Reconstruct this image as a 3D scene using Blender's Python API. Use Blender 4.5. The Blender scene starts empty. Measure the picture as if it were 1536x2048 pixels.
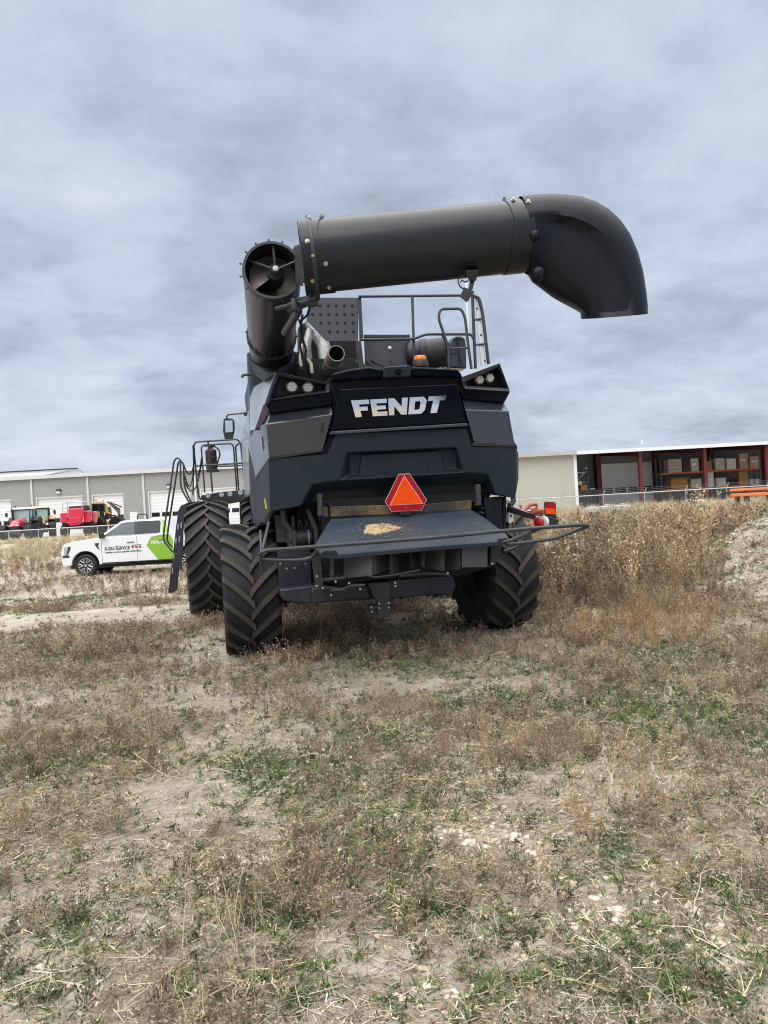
import bpy, bmesh, math, random
import numpy as np
from mathutils import Vector, Matrix
R = math.radians
random.seed(7); rng = np.random.default_rng(11)
scene = bpy.context.scene
COL = scene.collection

# ------------------------------------------------------------------ camera, sky, sun
F, CX, CY, EYE = 1538.0, 768.0, 1024.0, 1.65          # focal length in photo pixels, photo centre, eye height
cam_data = bpy.data.cameras.new("camera"); cam = bpy.data.objects.new("camera", cam_data); COL.objects.link(cam)
CAMROT = Matrix.Rotation(R(89.5), 4, 'X') @ Matrix.Rotation(R(-3.3), 4, 'Z')
cam.matrix_world = Matrix.Translation((0, 0, EYE)) @ CAMROT
cam_data.sensor_fit = 'VERTICAL'; cam_data.sensor_height = 24.0; cam_data.lens = 24.0 * F / 2048.0
cam_data.clip_start = 0.05; cam_data.clip_end = 3000
scene.camera = cam
scene.view_settings.view_transform = 'Standard'; scene.view_settings.look = 'None'
scene.view_settings.exposure = 0.0; scene.view_settings.gamma = 1.0; scene.view_settings.use_curve_mapping = False
scene.cycles.use_denoising = True; scene.cycles.use_adaptive_sampling = False; scene.cycles.filter_width = 1.1; scene.cycles.max_bounces = 6; scene.cycles.diffuse_bounces = 3; scene.cycles.glossy_bounces = 3
scene.cycles.transmission_bounces = 4; scene.cycles.transparent_max_bounces = 8

SUN_EL, SUN_AZ = R(42), R(205)                         # azimuth clockwise from +Y; the sun is behind the camera, to its left
w = bpy.data.worlds.new("World"); scene.world = w; w.use_nodes = True
wn, wl = w.node_tree.nodes, w.node_tree.links; wn.clear()
def N(t, **k):
    n = wn.new(t)
    for a, b in k.items(): setattr(n, a, b)
    return n
def wmath(op, a, b=None, c=None, clamp=False):
    n = N('ShaderNodeMath', operation=op, use_clamp=clamp)
    for i, v in enumerate((a, b, c)):
        if v is None: continue
        if isinstance(v, (int, float)): n.inputs[i].default_value = v
        else: wl.new(v, n.inputs[i])
    return n.outputs[0]
sky = N('ShaderNodeTexSky', sky_type='NISHITA', sun_disc=False, sun_elevation=SUN_EL, sun_rotation=SUN_AZ)
tc = N('ShaderNodeTexCoord'); sep = N('ShaderNodeSeparateXYZ'); wl.new(tc.outputs['Generated'], sep.inputs[0])
zz = wmath('MAXIMUM', sep.outputs[2], 0.0)
den = wmath('ADD', zz, 0.26)
uu = wmath('DIVIDE', sep.outputs[0], den); vv = wmath('DIVIDE', sep.outputs[1], den)
def cloud(sx, sy, ang, det, rough, off, dist=0.0):
    ca, sa = math.cos(ang), math.sin(ang)
    a = wmath('ADD', wmath('MULTIPLY', uu, ca * sx), wmath('MULTIPLY', vv, sa * sx))
    b = wmath('ADD', wmath('MULTIPLY', uu, -sa * sy), wmath('MULTIPLY', vv, ca * sy))
    cb = N('ShaderNodeCombineXYZ'); wl.new(a, cb.inputs[0]); wl.new(b, cb.inputs[1]); cb.inputs[2].default_value = off
    n = N('ShaderNodeTexNoise'); n.inputs['Scale'].default_value = 1.0; n.inputs['Detail'].default_value = det
    n.inputs['Roughness'].default_value = rough; n.inputs['Distortion'].default_value = dist
    wl.new(cb.outputs[0], n.inputs['Vector']); return n.outputs[0]
n1 = cloud(1.35, 1.3, 0.42, 4, 0.48, 5.6, 0.25)        # broad banks
n2 = cloud(3.4, 3.6, 0.42, 5, 0.54, 9.3, 0.35)          # streaks
n3 = cloud(7.5, 9.5, 0.35, 6, 0.6, 1.3, 0.2)           # ripples
cl = wmath('ADD', wmath('ADD', wmath('MULTIPLY', n1, 0.54), wmath('MULTIPLY', n2, 0.29)), wmath('MULTIPLY', n3, 0.17))
ramp = N('ShaderNodeValToRGB'); wl.new(cl, ramp.inputs[0])
e = ramp.color_ramp.elements
e[0].position = 0.36; e[0].color = (0.37, 0.425, 0.525, 1)
e[1].position = 0.62; e[1].color = (0.75, 0.82, 0.94, 1)
m_ = ramp.color_ramp.elements.new(0.435); m_.color = (0.485, 0.555, 0.685, 1)
m_ = ramp.color_ramp.elements.new(0.51); m_.color = (0.61, 0.69, 0.835, 1)
# an overcast sky is about three times as bright overhead as near the horizon
gain = wmath('ADD', 0.98, wmath('MULTIPLY', wmath('POWER', wmath('DIVIDE', wmath('SUBTRACT', zz, 0.57, clamp=True), 0.43), 0.8), 4.6))
up_ = N('ShaderNodeMix', data_type='RGBA'); wl.new(wmath('MULTIPLY', wmath('SUBTRACT', zz, 0.57, clamp=True), 5.0, clamp=True), up_.inputs[0])
wl.new(ramp.outputs[0], up_.inputs[6]); up_.inputs[7].default_value = (0.775, 0.765, 0.75, 1)      # whiter cloud overhead
gain10 = wmath('MULTIPLY', gain, 10.0)
vm = N('ShaderNodeVectorMath', operation='SCALE'); wl.new(up_.outputs[2], vm.inputs[0]); wl.new(gain10, vm.inputs['Scale'])
mx = N('ShaderNodeMix', data_type='RGBA'); mx.inputs[0].default_value = 0.93
wl.new(sky.outputs[0], mx.inputs[6]); wl.new(vm.outputs[0], mx.inputs[7])
bg = N('ShaderNodeBackground'); bg.inputs[1].default_value = 0.1; wl.new(mx.outputs[2], bg.inputs[0])
wo = N('ShaderNodeOutputWorld'); wl.new(bg.outputs[0], wo.inputs[0])

sd = bpy.data.lights.new("sun", 'SUN'); sun = bpy.data.objects.new("sun", sd); COL.objects.link(sun)
sd.energy = 1.5; sd.angle = R(50); sd.color = (1.0, 0.95, 0.88)
sdir = Vector((math.sin(SUN_AZ) * math.cos(SUN_EL), math.cos(SUN_AZ) * math.cos(SUN_EL), math.sin(SUN_EL)))
sun.rotation_euler = sdir.to_track_quat('Z', 'Y').to_euler(); sun.location = sdir * 60

# ------------------------------------------------------------------ photo pixel -> place helpers
EYEV = Vector((0, 0, EYE))
def ray(px, py):
    return (CAMROT.to_3x3() @ Vector(((px - CX) / F, -(py - CY) / F, -1.0)))
def onplane(M, px, py, Y):
    """point of matrix M's own frame, on its plane y = Y, seen at this photo pixel"""
    Mi = M.inverted(); o = Mi @ EYEV; d = Mi.to_3x3() @ ray(px, py)
    t = (Y - o.y) / d.y
    return o + d * t
def W(px, py, Z):
    return onplane(Matrix.Identity(4), px, py, Z)
def G(px, py, z=0.0):
    d = ray(px, py); t = (z - EYE) / d.z
    return EYEV + d * t

# ------------------------------------------------------------------ materials
def mat(name, col, rough=0.5, metal=0.0, var=0.12, scale=6.0, dust=0.0, dustcol=(0.30, 0.25, 0.19), bump=0.0, bscale=60.0,
        coat=0.0, spec=0.5, emit=None, flake=0.0):
    m = bpy.data.materials.new(name); m.use_nodes = True
    nt = m.node_tree; b = nt.nodes['Principled BSDF']; L_ = nt.links
    b.inputs['Roughness'].default_value = rough; b.inputs['Metallic'].default_value = metal
    b.inputs['Specular IOR Level'].default_value = spec
    b.inputs['Coat Weight'].default_value = coat; b.inputs['Coat Roughness'].default_value = 0.06
    tcx = nt.nodes.new('ShaderNodeTexCoord')
    nz = nt.nodes.new('ShaderNodeTexNoise'); nz.inputs['Scale'].default_value = scale; nz.inputs['Detail'].default_value = 5
    L_.new(tcx.outputs['Object'], nz.inputs['Vector'])
    mx = nt.nodes.new('ShaderNodeMix'); mx.data_type = 'RGBA'
    L_.new(nz.outputs[0], mx.inputs[0])
    mx.inputs[6].default_value = tuple(c * (1 - var) for c in col) + (1,)
    mx.inputs[7].default_value = tuple(min(1, c * (1 + var)) for c in col) + (1,)
    out = mx.outputs[2]
    if dust > 0:
        n2 = nt.nodes.new('ShaderNodeTexNoise'); n2.inputs['Scale'].default_value = 2.6; n2.inputs['Detail'].default_value = 9
        n2.inputs['Roughness'].default_value = 0.68
        L_.new(tcx.outputs['Object'], n2.inputs['Vector'])
        rp = nt.nodes.new('ShaderNodeMapRange'); rp.inputs[1].default_value = 0.42; rp.inputs[2].default_value = 0.75
        rp.inputs[3].default_value = 0.0; rp.inputs[4].default_value = dust
        L_.new(n2.outputs[0], rp.inputs[0])
        md = nt.nodes.new('ShaderNodeMix'); md.data_type = 'RGBA'; L_.new(rp.outputs[0], md.inputs[0])
        L_.new(out, md.inputs[6]); md.inputs[7].default_value = dustcol + (1,)
        out = md.outputs[2]
        ra = nt.nodes.new('ShaderNodeMath'); ra.operation = 'ADD'; ra.inputs[1].default_value = rough; ra.use_clamp = True
        L_.new(rp.outputs[0], ra.inputs[0]); L_.new(ra.outputs[0], b.inputs['Roughness'])
    L_.new(out, b.inputs['Base Color'])
    if bump > 0:
        n3 = nt.nodes.new('ShaderNodeTexNoise'); n3.inputs['Scale'].default_value = bscale; n3.inputs['Detail'].default_value = 3
        L_.new(tcx.outputs['Object'], n3.inputs['Vector'])
        bp = nt.nodes.new('ShaderNodeBump'); bp.inputs['Strength'].default_value = bump; bp.inputs['Distance'].default_value = 0.01
        L_.new(n3.outputs[0], bp.inputs['Height']); L_.new(bp.outputs[0], b.inputs['Normal'])
    if emit:
        b.inputs['Emission Color'].default_value = emit + (1,); b.inputs['Emission Strength'].default_value = 1.0
    return m
def wave_mat(name, col, scale, depth, axis='X', rough=0.5, var=0.05, metal=0.0):
    """ribbed sheet metal: colour with a bump of upright ribs"""
    m = mat(name, col, rough, metal, var, 0.8)
    nt = m.node_tree; b = nt.nodes['Principled BSDF']
    tcx = nt.nodes.new('ShaderNodeTexCoord'); wv = nt.nodes.new('ShaderNodeTexWave')
    wv.bands_direction = axis; wv.inputs['Scale'].default_value = scale; wv.wave_profile = 'SAW' if False else 'SIN'
    nt.links.new(tcx.outputs['Object'], wv.inputs['Vector'])
    bp = nt.nodes.new('ShaderNodeBump'); bp.inputs['Strength'].default_value = 0.6; bp.inputs['Distance'].default_value = depth
    nt.links.new(wv.outputs['Fac'] if 'Fac' in wv.outputs else wv.outputs[1], bp.inputs['Height'])
    nt.links.new(bp.outputs[0], b.inputs['Normal'])
    return m
def attr_mat(name, rough=0.8, trans=0.25):
    m = bpy.data.materials.new(name); m.use_nodes = True; nt = m.node_tree
    b = nt.nodes['Principled BSDF']; b.inputs['Roughness'].default_value = rough; b.inputs['Specular IOR Level'].default_value = 0.2
    at = nt.nodes.new('ShaderNodeAttribute'); at.attribute_name = 'Col'
    nt.links.new(at.outputs['Color'], b.inputs['Base Color'])
    if trans > 0:
        tr = nt.nodes.new('ShaderNodeBsdfTranslucent'); nt.links.new(at.outputs['Color'], tr.inputs[0])
        ms = nt.nodes.new('ShaderNodeMixShader'); ms.inputs[0].default_value = trans
        nt.links.new(b.outputs[0], ms.inputs[1]); nt.links.new(tr.outputs[0], ms.inputs[2])
        nt.links.new(ms.outputs[0], nt.nodes['Material Output'].inputs[0])
    return m
M = {}
M['slate'] = mat('slate_plastic', (0.009, 0.017, 0.024), 0.45, 0, 0.1, 3, dust=0.035, dustcol=(0.20, 0.19, 0.175), bump=0.06, bscale=300, spec=0.28)
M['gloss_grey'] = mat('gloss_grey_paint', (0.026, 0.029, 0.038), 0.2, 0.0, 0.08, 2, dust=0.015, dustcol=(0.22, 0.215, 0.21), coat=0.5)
M['gloss_black'] = mat('gloss_black_paint', (0.002, 0.003, 0.006), 0.2, 0, 0.1, 2, dust=0.004, coat=0.0, spec=0.12)
M['panel'] = mat('grey_sheet_panel', (0.066, 0.070, 0.080), 0.5, 0, 0.06, 3, dust=0.06)
M['side_sheen'] = mat('flank_grey_sheen', (0.085, 0.093, 0.105), 0.2, 0.3, 0.05, 2, dust=0.02, coat=0.5)  # corner panel grey made lighter: grazing sky reflection put into the base colour
M['deck'] = mat('deck_slate_sheen', (0.024, 0.040, 0.060), 0.42, 0, 0.12, 3, dust=0.10, dustcol=(0.24, 0.22, 0.18))  # slate with its base colour raised to paint in the sheen at grazing view
M['black'] = mat('black_plastic', (0.012, 0.013, 0.016), 0.5, 0, 0.15, 6, dust=0.08)
M['spout'] = mat('spout_plastic', (0.0045, 0.006, 0.010), 0.4, 0, 0.15, 5, dust=0.012, bump=0.08, bscale=200, spec=0.25)
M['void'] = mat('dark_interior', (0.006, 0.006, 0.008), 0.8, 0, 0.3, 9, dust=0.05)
M['tube'] = mat('tube_paint', (0.010, 0.012, 0.015), 0.34, 0.0, 0.06, 1.5, dust=0.018, coat=0.10, spec=0.35)
M['steel'] = mat('dark_steel', (0.035, 0.040, 0.042), 0.42, 0.2, 0.15, 12, dust=0.12)
M['rail'] = mat('rail_paint', (0.040, 0.047, 0.050), 0.4, 0.1, 0.1, 8, dust=0.14)
M['navy'] = mat('navy_black_paint', (0.010, 0.012, 0.022), 0.4, 0, 0.15, 4, dust=0.08)
M['bolt'] = mat('zinc_bolt', (0.55, 0.53, 0.48), 0.35, 0.9, 0.15, 20)
M['chrome'] = mat('chrome', (0.78, 0.79, 0.80), 0.14, 1.0, 0.02, 5)
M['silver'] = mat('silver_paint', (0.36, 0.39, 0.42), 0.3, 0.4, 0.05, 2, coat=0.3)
M['foil'] = mat('heat_foil', (0.24, 0.24, 0.235), 0.42, 0.6, 0.45, 18, bump=1.0, bscale=45)
M['pipe'] = mat('exhaust_pipe', (0.30, 0.27, 0.22), 0.5, 0.5, 0.35, 14, dust=0.2)
M['rubber'] = mat('tyre_rubber', (0.011, 0.012, 0.014), 0.7, 0, 0.15, 5, dust=0.12, dustcol=(0.10, 0.09, 0.078))
M['lug'] = mat('worn_tyre_lug', (0.050, 0.045, 0.038), 0.8, 0, 0.35, 14, dust=0.7, dustcol=(0.15, 0.128, 0.10), bump=0.4, bscale=50)
M['rim'] = mat('rim_paint', (0.06, 0.062, 0.062), 0.5, 0.1, 0.2, 6, dust=0.3)
M['lens'] = mat('lamp_lens', (0.62, 0.60, 0.50), 0.15, 0.2, 0.25, 90, coat=0.5)
M['redlens'] = mat('red_lens', (0.35, 0.01, 0.02), 0.15, 0, 0.25, 30, coat=0.6)
M['dkred'] = mat('smoked_red_lens', (0.045, 0.010, 0.014), 0.2, 0, 0.5, 30, coat=0.1)
M['beacon'] = mat('amber_beacon', (0.85, 0.24, 0.02), 0.25, 0, 0.12, 25, coat=0.4)
M['orange'] = mat('fluorescent_orange', (0.98, 0.085, 0.006), 0.6, 0, 0.02, 4, spec=0.12)
M['redref'] = mat('red_reflective', (0.42, 0.008, 0.014), 0.45, 0, 0.08, 8, spec=0.2)
M['white'] = mat('white_paint', (0.78, 0.79, 0.80), 0.35, 0, 0.04, 4, coat=0.2)
M['yellow'] = mat('yellow_decal', (0.75, 0.6, 0.05), 0.5)
M['mirror'] = mat('mirror_glass', (0.6, 0.65, 0.65), 0.03, 1.0, 0.02)
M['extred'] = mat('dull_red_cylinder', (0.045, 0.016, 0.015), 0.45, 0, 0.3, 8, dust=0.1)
M['grainboard'] = mat('chaff_dusted_steel', (0.030, 0.031, 0.032), 0.6, 0, 0.2, 6, dust=1.3, dustcol=(0.30, 0.19, 0.07))

# ------------------------------------------------------------------ mesh builder
class MB:
    def __init__(s): s.v = []; s.f = []; s.mi = []
    def add(s, vs, fs, mi=0):
        o = len(s.v); s.v.extend([tuple(p) for p in vs]); s.f.extend([tuple(i + o for i in f) for f in fs]); s.mi.extend([mi] * len(fs)); return s
    def box(s, c, size, rot=None, mi=0):
        hx, hy, hz = [d / 2 for d in size]; c = Vector(c)
        P = [Vector((x, y, z)) for x in (-hx, hx) for y in (-hy, hy) for z in (-hz, hz)]
        if rot is not None: P = [rot @ p for p in P]
        return s.add([c + p for p in P], [(0, 1, 3, 2), (4, 6, 7, 5), (0, 4, 5, 1), (2, 3, 7, 6), (0, 2, 6, 4), (1, 5, 7, 3)], mi)
    def bb(s, lo, hi, mi=0):
        lo = Vector(lo); hi = Vector(hi); return s.box((lo + hi) / 2, [abs(a) for a in (hi - lo)], None, mi)
    def slab(s, pts, t, mi=0):
        """flat polygon thickened by the vector t (a number: along local +y)"""
        t = Vector((0, t, 0)) if isinstance(t, (int, float)) else Vector(t)
        n = len(pts); P = [Vector(p) for p in pts]; Q = [p + t for p in P]
        fs = [tuple(range(n)), tuple(range(2 * n - 1, n - 1, -1))] + [(i, (i + 1) % n, n + (i + 1) % n, n + i) for i in range(n)]
        return s.add(P + Q, fs, mi)
    def hexa(s, A, B, mi=0):
        """loft between two polygons with the same number of corners, closed at both ends"""
        n = len(A)
        return s.add(list(A) + list(B), [tuple(range(n)), tuple(range(2 * n - 1, n - 1, -1))] + [(i, (i + 1) % n, n + (i + 1) % n, n + i) for i in range(n)], mi)
    def tube(s, pts, r, n=8, caps=True, mi=0):
        P = [Vector(p) for p in pts]; m = len(P)
        rs = r if isinstance(r, (list, tuple)) else [r] * m
        T = []
        for i in range(m):
            a = P[max(i - 1, 0)]; b = P[min(i + 1, m - 1)]; T.append((b - a).normalized())
        u = T[0].orthogonal().normalized(); vs = []; fs = []
        for i in range(m):
            u = (u - T[i] * u.dot(T[i])).normalized(); v = T[i].cross(u)
            for k in range(n):
                a = 2 * math.pi * k / n; vs.append(P[i] + (u * math.cos(a) + v * math.sin(a)) * rs[i])
        for i in range(m - 1):
            for k in range(n):
                k2 = (k + 1) % n; fs.append((i * n + k, i * n + k2, (i + 1) * n + k2, (i + 1) * n + k))
        if caps: fs += [tuple(range(n - 1, -1, -1)), tuple((m - 1) * n + k for k in range(n))]
        return s.add(vs, fs, mi)
    def lathe(s, prof, c, axis, n=32, mi=0, closed=False, caps=True):
        """prof: (along, radius) pairs turned about the axis through c"""
        c = Vector(c); a = Vector(axis).normalized(); u = a.orthogonal().normalized(); v = a.cross(u); m = len(prof); vs = []; fs = []
        for h, r in prof:
            for k in range(n):
                t = 2 * math.pi * k / n; vs.append(c + a * h + (u * math.cos(t) + v * math.sin(t)) * r)
        for i in range(m - 1 + (1 if closed else 0)):
            j = (i + 1) % m
            for k in range(n):
                k2 = (k + 1) % n; fs.append((i * n + k, i * n + k2, j * n + k2, j * n + k))
        if not closed and caps:
            if prof[0][1] > 1e-6: fs.append(tuple(range(n - 1, -1, -1)))
            if prof[-1][1] > 1e-6: fs.append(tuple((m - 1) * n + k for k in range(n)))
        return s.add(vs, fs, mi)
    def ring(s, c, axis, r, h, wall, n=40, mi=0):
        return s.lathe([(-h / 2, r - wall), (-h / 2, r), (h / 2, r), (h / 2, r - wall)], c, axis, n, mi, closed=True)
    def build(s, name, m, parent=None, bevel=0.0, smooth=38, M4=None, seg=2):
        me = bpy.data.meshes.new(name); me.from_pydata(s.v, [], s.f)
        ms = m if isinstance(m, (list, tuple)) else [m]
        for q in ms: me.materials.append(q)
        if len(ms) > 1: me.polygons.foreach_set('material_index', s.mi)
        bm = bmesh.new(); bm.from_mesh(me); bmesh.ops.remove_doubles(bm, verts=bm.verts, dist=1e-5)
        bmesh.ops.recalc_face_normals(bm, faces=bm.faces); bm.to_mesh(me); bm.free()
        me.polygons.foreach_set('use_smooth', [bool(smooth)] * len(me.polygons))
        if smooth: me.set_sharp_from_angle(angle=R(smooth))
        o = bpy.data.objects.new(name, me); COL.objects.link(o)
        if parent is not None: o.parent = parent
        if M4 is not None: o.matrix_local = M4
        if bevel > 0:
            bv = o.modifiers.new('bevel', 'BEVEL'); bv.width = bevel; bv.segments = seg; bv.limit_method = 'ANGLE'; bv.angle_limit = R(22)
            bv.use_clamp_overlap = True
            if smooth: bv.harden_normals = False
        return o
_stud = {}
def stud(name, m, parent, prof, p, d, n=8):
    """one small turned piece (bolt, hole, rivet) as an object of its own; repeats share their mesh"""
    key = (name, m, tuple(prof), n)
    if key not in _stud:
        b = MB(); b.lathe(prof, (0, 0, 0), (0, 0, 1), n); o = b.build(name, M[m], parent, 0); _stud[key] = o
    else:
        o = _stud[key].copy(); COL.objects.link(o); o.parent = parent
    o.matrix_local = Matrix.Translation(p) @ Vector(d).to_track_quat('Z', 'Y').to_matrix().to_4x4(); return o
def fillet(pts, r, n=5):
    P = [Vector(p) for p in pts]; out = [P[0]]
    for i in range(1, len(P) - 1):
        a, b, c = P[i - 1], P[i], P[i + 1]
        d1 = (a - b); d2 = (c - b); rr = min(r, d1.length * 0.45, d2.length * 0.45)
        p1 = b + d1.normalized() * rr; p2 = b + d2.normalized() * rr
        for k in range(n + 1):
            t = k / n; out.append(p1 * (1 - t) ** 2 + b * 2 * t * (1 - t) + p2 * t * t)
    out.append(P[-1]); return out
def thing(name, label, cat, loc=(0, 0, 0), rz=0.0, group=None):
    o = bpy.data.objects.new(name, None); COL.objects.link(o); o.empty_display_size = 0.3
    o.location = loc; o.rotation_euler = (0, 0, rz); return tag(o, label, cat, group)
def tag(o, label, cat, group=None):
    o['label'] = label; o['category'] = cat
    if group: o['group'] = group
    return o
def TM(loc, rz=0.0): return Matrix.Translation(loc) @ Matrix.Rotation(rz, 4, 'Z')
def smooth01(t): t = np.clip(t, 0, 1); return t * t * (3 - 2 * t)
def text_mesh(name, s, size, m, parent, M4, bold=0.0, extrude=0.004, width=None, shear=0.0):
    cu = bpy.data.curves.new(name, 'FONT'); cu.body = s; cu.size = size; cu.extrude = extrude; cu.offset = bold; cu.shear = shear; cu.resolution_u = 3
    t = bpy.data.objects.new(name, cu); COL.objects.link(t)
    me = bpy.data.meshes.new_from_object(t.evaluated_get(bpy.context.evaluated_depsgraph_get()))
    bpy.data.objects.remove(t); bpy.data.curves.remove(cu)
    if width:
        xs = [v.co.x for v in me.vertices]; k = width / (max(xs) - min(xs)); x0 = min(xs)
        for v in me.vertices: v.co.x = (v.co.x - x0) * k
    me.materials.clear(); me.materials.append(m)
    o = bpy.data.objects.new(name, me); COL.objects.link(o); o.parent = parent; o.matrix_local = M4; return o

# ------------------------------------------------------------------ the combine harvester (rear axle on its own origin, front towards +y)
CM = TM((-0.185, 9.44, 0), R(12)); CMI = CM.inverted()
comb = thing('combine_harvester', 'large dark grey combine harvester seen from behind with its unloading tube folded across the top', 'combine harvester', (-0.185, 9.44, 0), R(12))
def L(px, py, Y): return onplane(CM, px, py, Y)
def C(px, py, Z): return CMI @ W(px, py, Z)
def LP(pts, Y): return [L(x, y, Y) for x, y in pts]
def part(mb, name, m, bevel=0.0, parent=None, smooth=38): return mb.build(name, M[m] if isinstance(m, str) else [M[q] for q in m], parent or comb, bevel, smooth)

# --- wheels
def make_wheel(c, rad, wid, rim_r, nl, sgn, k, lugw, rz=0.0):
    """rim as the wheel, tyre as its sub-part; sgn=+1 lugs meet low (V), -1 lugs meet high"""
    h = wid / 2; t0 = rad - 0.052
    rim = MB()
    rim.lathe([(-h * .80, rim_r + .012), (-h * .80, rim_r - .03), (-h * .45, rim_r - .045), (-h * .2, rim_r - .07), (h * .1, rim_r - .075), (h * .16, rim_r * .45),
               (h * .30, rim_r * .40), (h * .30, .06), (h * .36, .05), (h * .36, 0.0)], (0, 0, 0), (1, 0, 0), 40)
    rim.lathe([(h * .80, rim_r + .012), (h * .80, rim_r - .03), (h * .5, rim_r - .05), (h * .16, rim_r * .5)], (0, 0, 0), (1, 0, 0), 40)
    for i in range(10):
        a = 2 * math.pi * i / 10; rim.lathe([(-.03, .018), (.02, .018), (.02, 0.0)], (h * .12, math.cos(a) * rim_r * .36, math.sin(a) * rim_r * .36), (-1, 0, 0), 6)
    wh = rim.build('wheel', M['rim'], comb, 0, 38, Matrix.Translation(c) @ Matrix.Rotation(rz, 4, 'Z'))
    ty = MB()
    pr = [(-h * .80, rim_r), (-h * .90, rim_r + .03), (-h * .97, rim_r + (t0 - rim_r) * .45), (-h * 1.0, t0 - .16), (-h * .985, t0 - .075), (-h * .90, t0 - .028), (-h * .6, t0 - .010), (-h * .2, t0), (0, t0)]
    pr = pr + [(-a, b) for a, b in pr[-2::-1]]
    ty.lathe(pr, (0, 0, 0), (1, 0, 0), 72)
    def P(x, r, a): return (x, r * math.sin(a), r * math.cos(a))
    for side in (-1, 1):
        for i in range(nl):
            a0 = 2 * math.pi * (i + (0.5 if side > 0 else 0)) / nl
            secs = []
            for s in (0.0, .2, .42, .62, .8, .92, 1.0, 1.04):
                x = side * h * (-.07 + 1.05 * min(s, 1.0)); rt = rad - .003 - .022 * s ** 3; rb = t0 - .03
                if s >= 1.0: x = side * h * (1.005 if s < 1.02 else 1.01); rt = rad - (.045 if s < 1.02 else .15); rb = t0 - (.10 if s < 1.02 else .18)
                ang = a0 - sgn * k * (s ** .78) * (1 + .08 * s); wd = lugw * (1.12 - .22 * s) / rad / 2
                secs.append((P(x, rb, ang - wd * 1.45), P(x, rt, ang - wd), P(x, rt, ang + wd), P(x, rb, ang + wd * 1.45)))
            vs = [p for q in secs for p in q]; fs = [(0, 1, 2, 3)]; mi = [1]
            n_ = len(secs)
            for j in range(n_ - 1):
                b = j * 4
                for q in range(3): fs.append((b + q, b + q + 1, b + 4 + q + 1, b + 4 + q)); mi.append(1 if q == 1 else 0)
            e_ = (n_ - 1) * 4; fs.append((e_, e_ + 3, e_ + 2, e_ + 1)); mi.append(0)
            o = len(ty.v); ty.v.extend(vs); ty.f.extend([tuple(i_ + o for i_ in f) for f in fs]); ty.mi.extend(mi)
    ty.build('tyre', [M['rubber'], M['lug']], wh, 0, 30)
    return wh
make_wheel((-1.49, 0, 0.76), 0.78, 0.63, 0.36, 18, -1, 0.40, 0.076)
make_wheel((1.54, 0, 0.775), 0.78, 0.63, 0.36, 18, -1, 0.40, 0.076, R(6))
for x in (-2.0, -1.10, 1.10, 2.0):
    make_wheel((x, 3.9, 0.945), 0.955, 0.70, 0.53, 23, 1, 0.38, 0.072)

# --- body
mb = MB()
mb.hexa([(-1.16, -.86, 1.72), (1.30, -.86, 1.72), (1.32, -.86, 2.5), (1.16, -.86, 2.92), (-1.06, -.86, 2.92), (-1.2, -.86, 2.5)],
        [(-1.30, .3, 1.35), (1.44, .3, 1.35), (1.44, .3, 2.5), (1.3, .3, 2.95), (-1.18, .3, 2.95), (-1.30, .3, 2.5)])
mb.bb((-1.30, .3, 1.2), (1.36, 4.4, 2.97))
part(mb, 'body_shell', 'black', .02)
mb = MB(); mb.hexa([(-1.2, 1.9, 2.97), (1.3, 1.9, 2.97), (1.3, 4.4, 2.97), (-1.2, 4.4, 2.97)], [(-1.25, 1.8, 3.7), (1.35, 1.8, 3.7), (1.35, 4.5, 3.7), (-1.25, 4.5, 3.7)])
part(mb, 'grain_tank', 'slate', .02)
mb = MB(); mb.hexa([(-.85, 4.5, 1.9), (.95, 4.5, 1.9), (.85, 6.1, 1.9), (-.75, 6.1, 1.9)], [(-.85, 4.5, 3.4), (.95, 4.5, 3.4), (.85, 6.3, 3.4), (-.75, 6.3, 3.4)])
cab = part(mb, 'cab', 'gloss_black', .03)
mb = MB(); mb.bb((-.95, 4.3, 3.41), (1.05, 6.5, 3.62)); part(mb, 'cab_roof', 'slate', .05, cab)
mb = MB(); mb.bb((-1.372, .5, 1.9), (-1.302, 4.3, 2.93)); part(mb, 'side_panel', 'silver', .02)
mb = MB(); mb.bb((1.365, .5, 1.9), (1.43, 4.3, 2.93)); part(mb, 'side_panel', 'silver', .02)
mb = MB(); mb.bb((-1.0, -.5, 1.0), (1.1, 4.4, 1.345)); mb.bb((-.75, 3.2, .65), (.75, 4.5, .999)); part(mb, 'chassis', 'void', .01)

# lower rear hood
Y0 = -1.15
V = dict(A1=(538, 919, Y0), A2=(655, 908, Y0), A3=(671, 869, Y0), A4=(933, 857, Y0), A5=(944, 893.5, Y0), A6=(1033, 896, Y0), A7=(1037.5, 906, -1.08), A8=(1037.5, 958, -1.08),
         A9=(1032, 989, Y0), A0=(541, 1022, Y0), R1=(693, 906, Y0 - .01), R2=(678, 960, Y0 - .03), R3=(928, 944.5, Y0 - .03), R4=(913, 895, Y0 - .01),
         r1=(699, 908, Y0 + .09), r2=(701, 949, Y0 + .09), r3=(912, 937, Y0 + .09), r4=(908, 897.5, Y0 + .09),
         B0=(602, 1011, Y0 - .02), B1=(625, 969, Y0 - .03), B5=(975.5, 948.5, Y0 - .03), B6=(991, 987.5, Y0 - .02),
         C0=(619, 1005, Y0 + .10), C1=(636, 983, Y0 + .10), C2=(967, 964.5, Y0 + .10), C3=(979, 988, Y0 + .10),
         S0=(513, 1058, -.5), S1=(503, 969, -.42), S2=(511.5, 955.5, -.55), D0=(528, 1035, -.9), S3=(496.5, 890, -.3), S4=(500, 1000, -.0), S5=(509, 1058, -.0))
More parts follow.
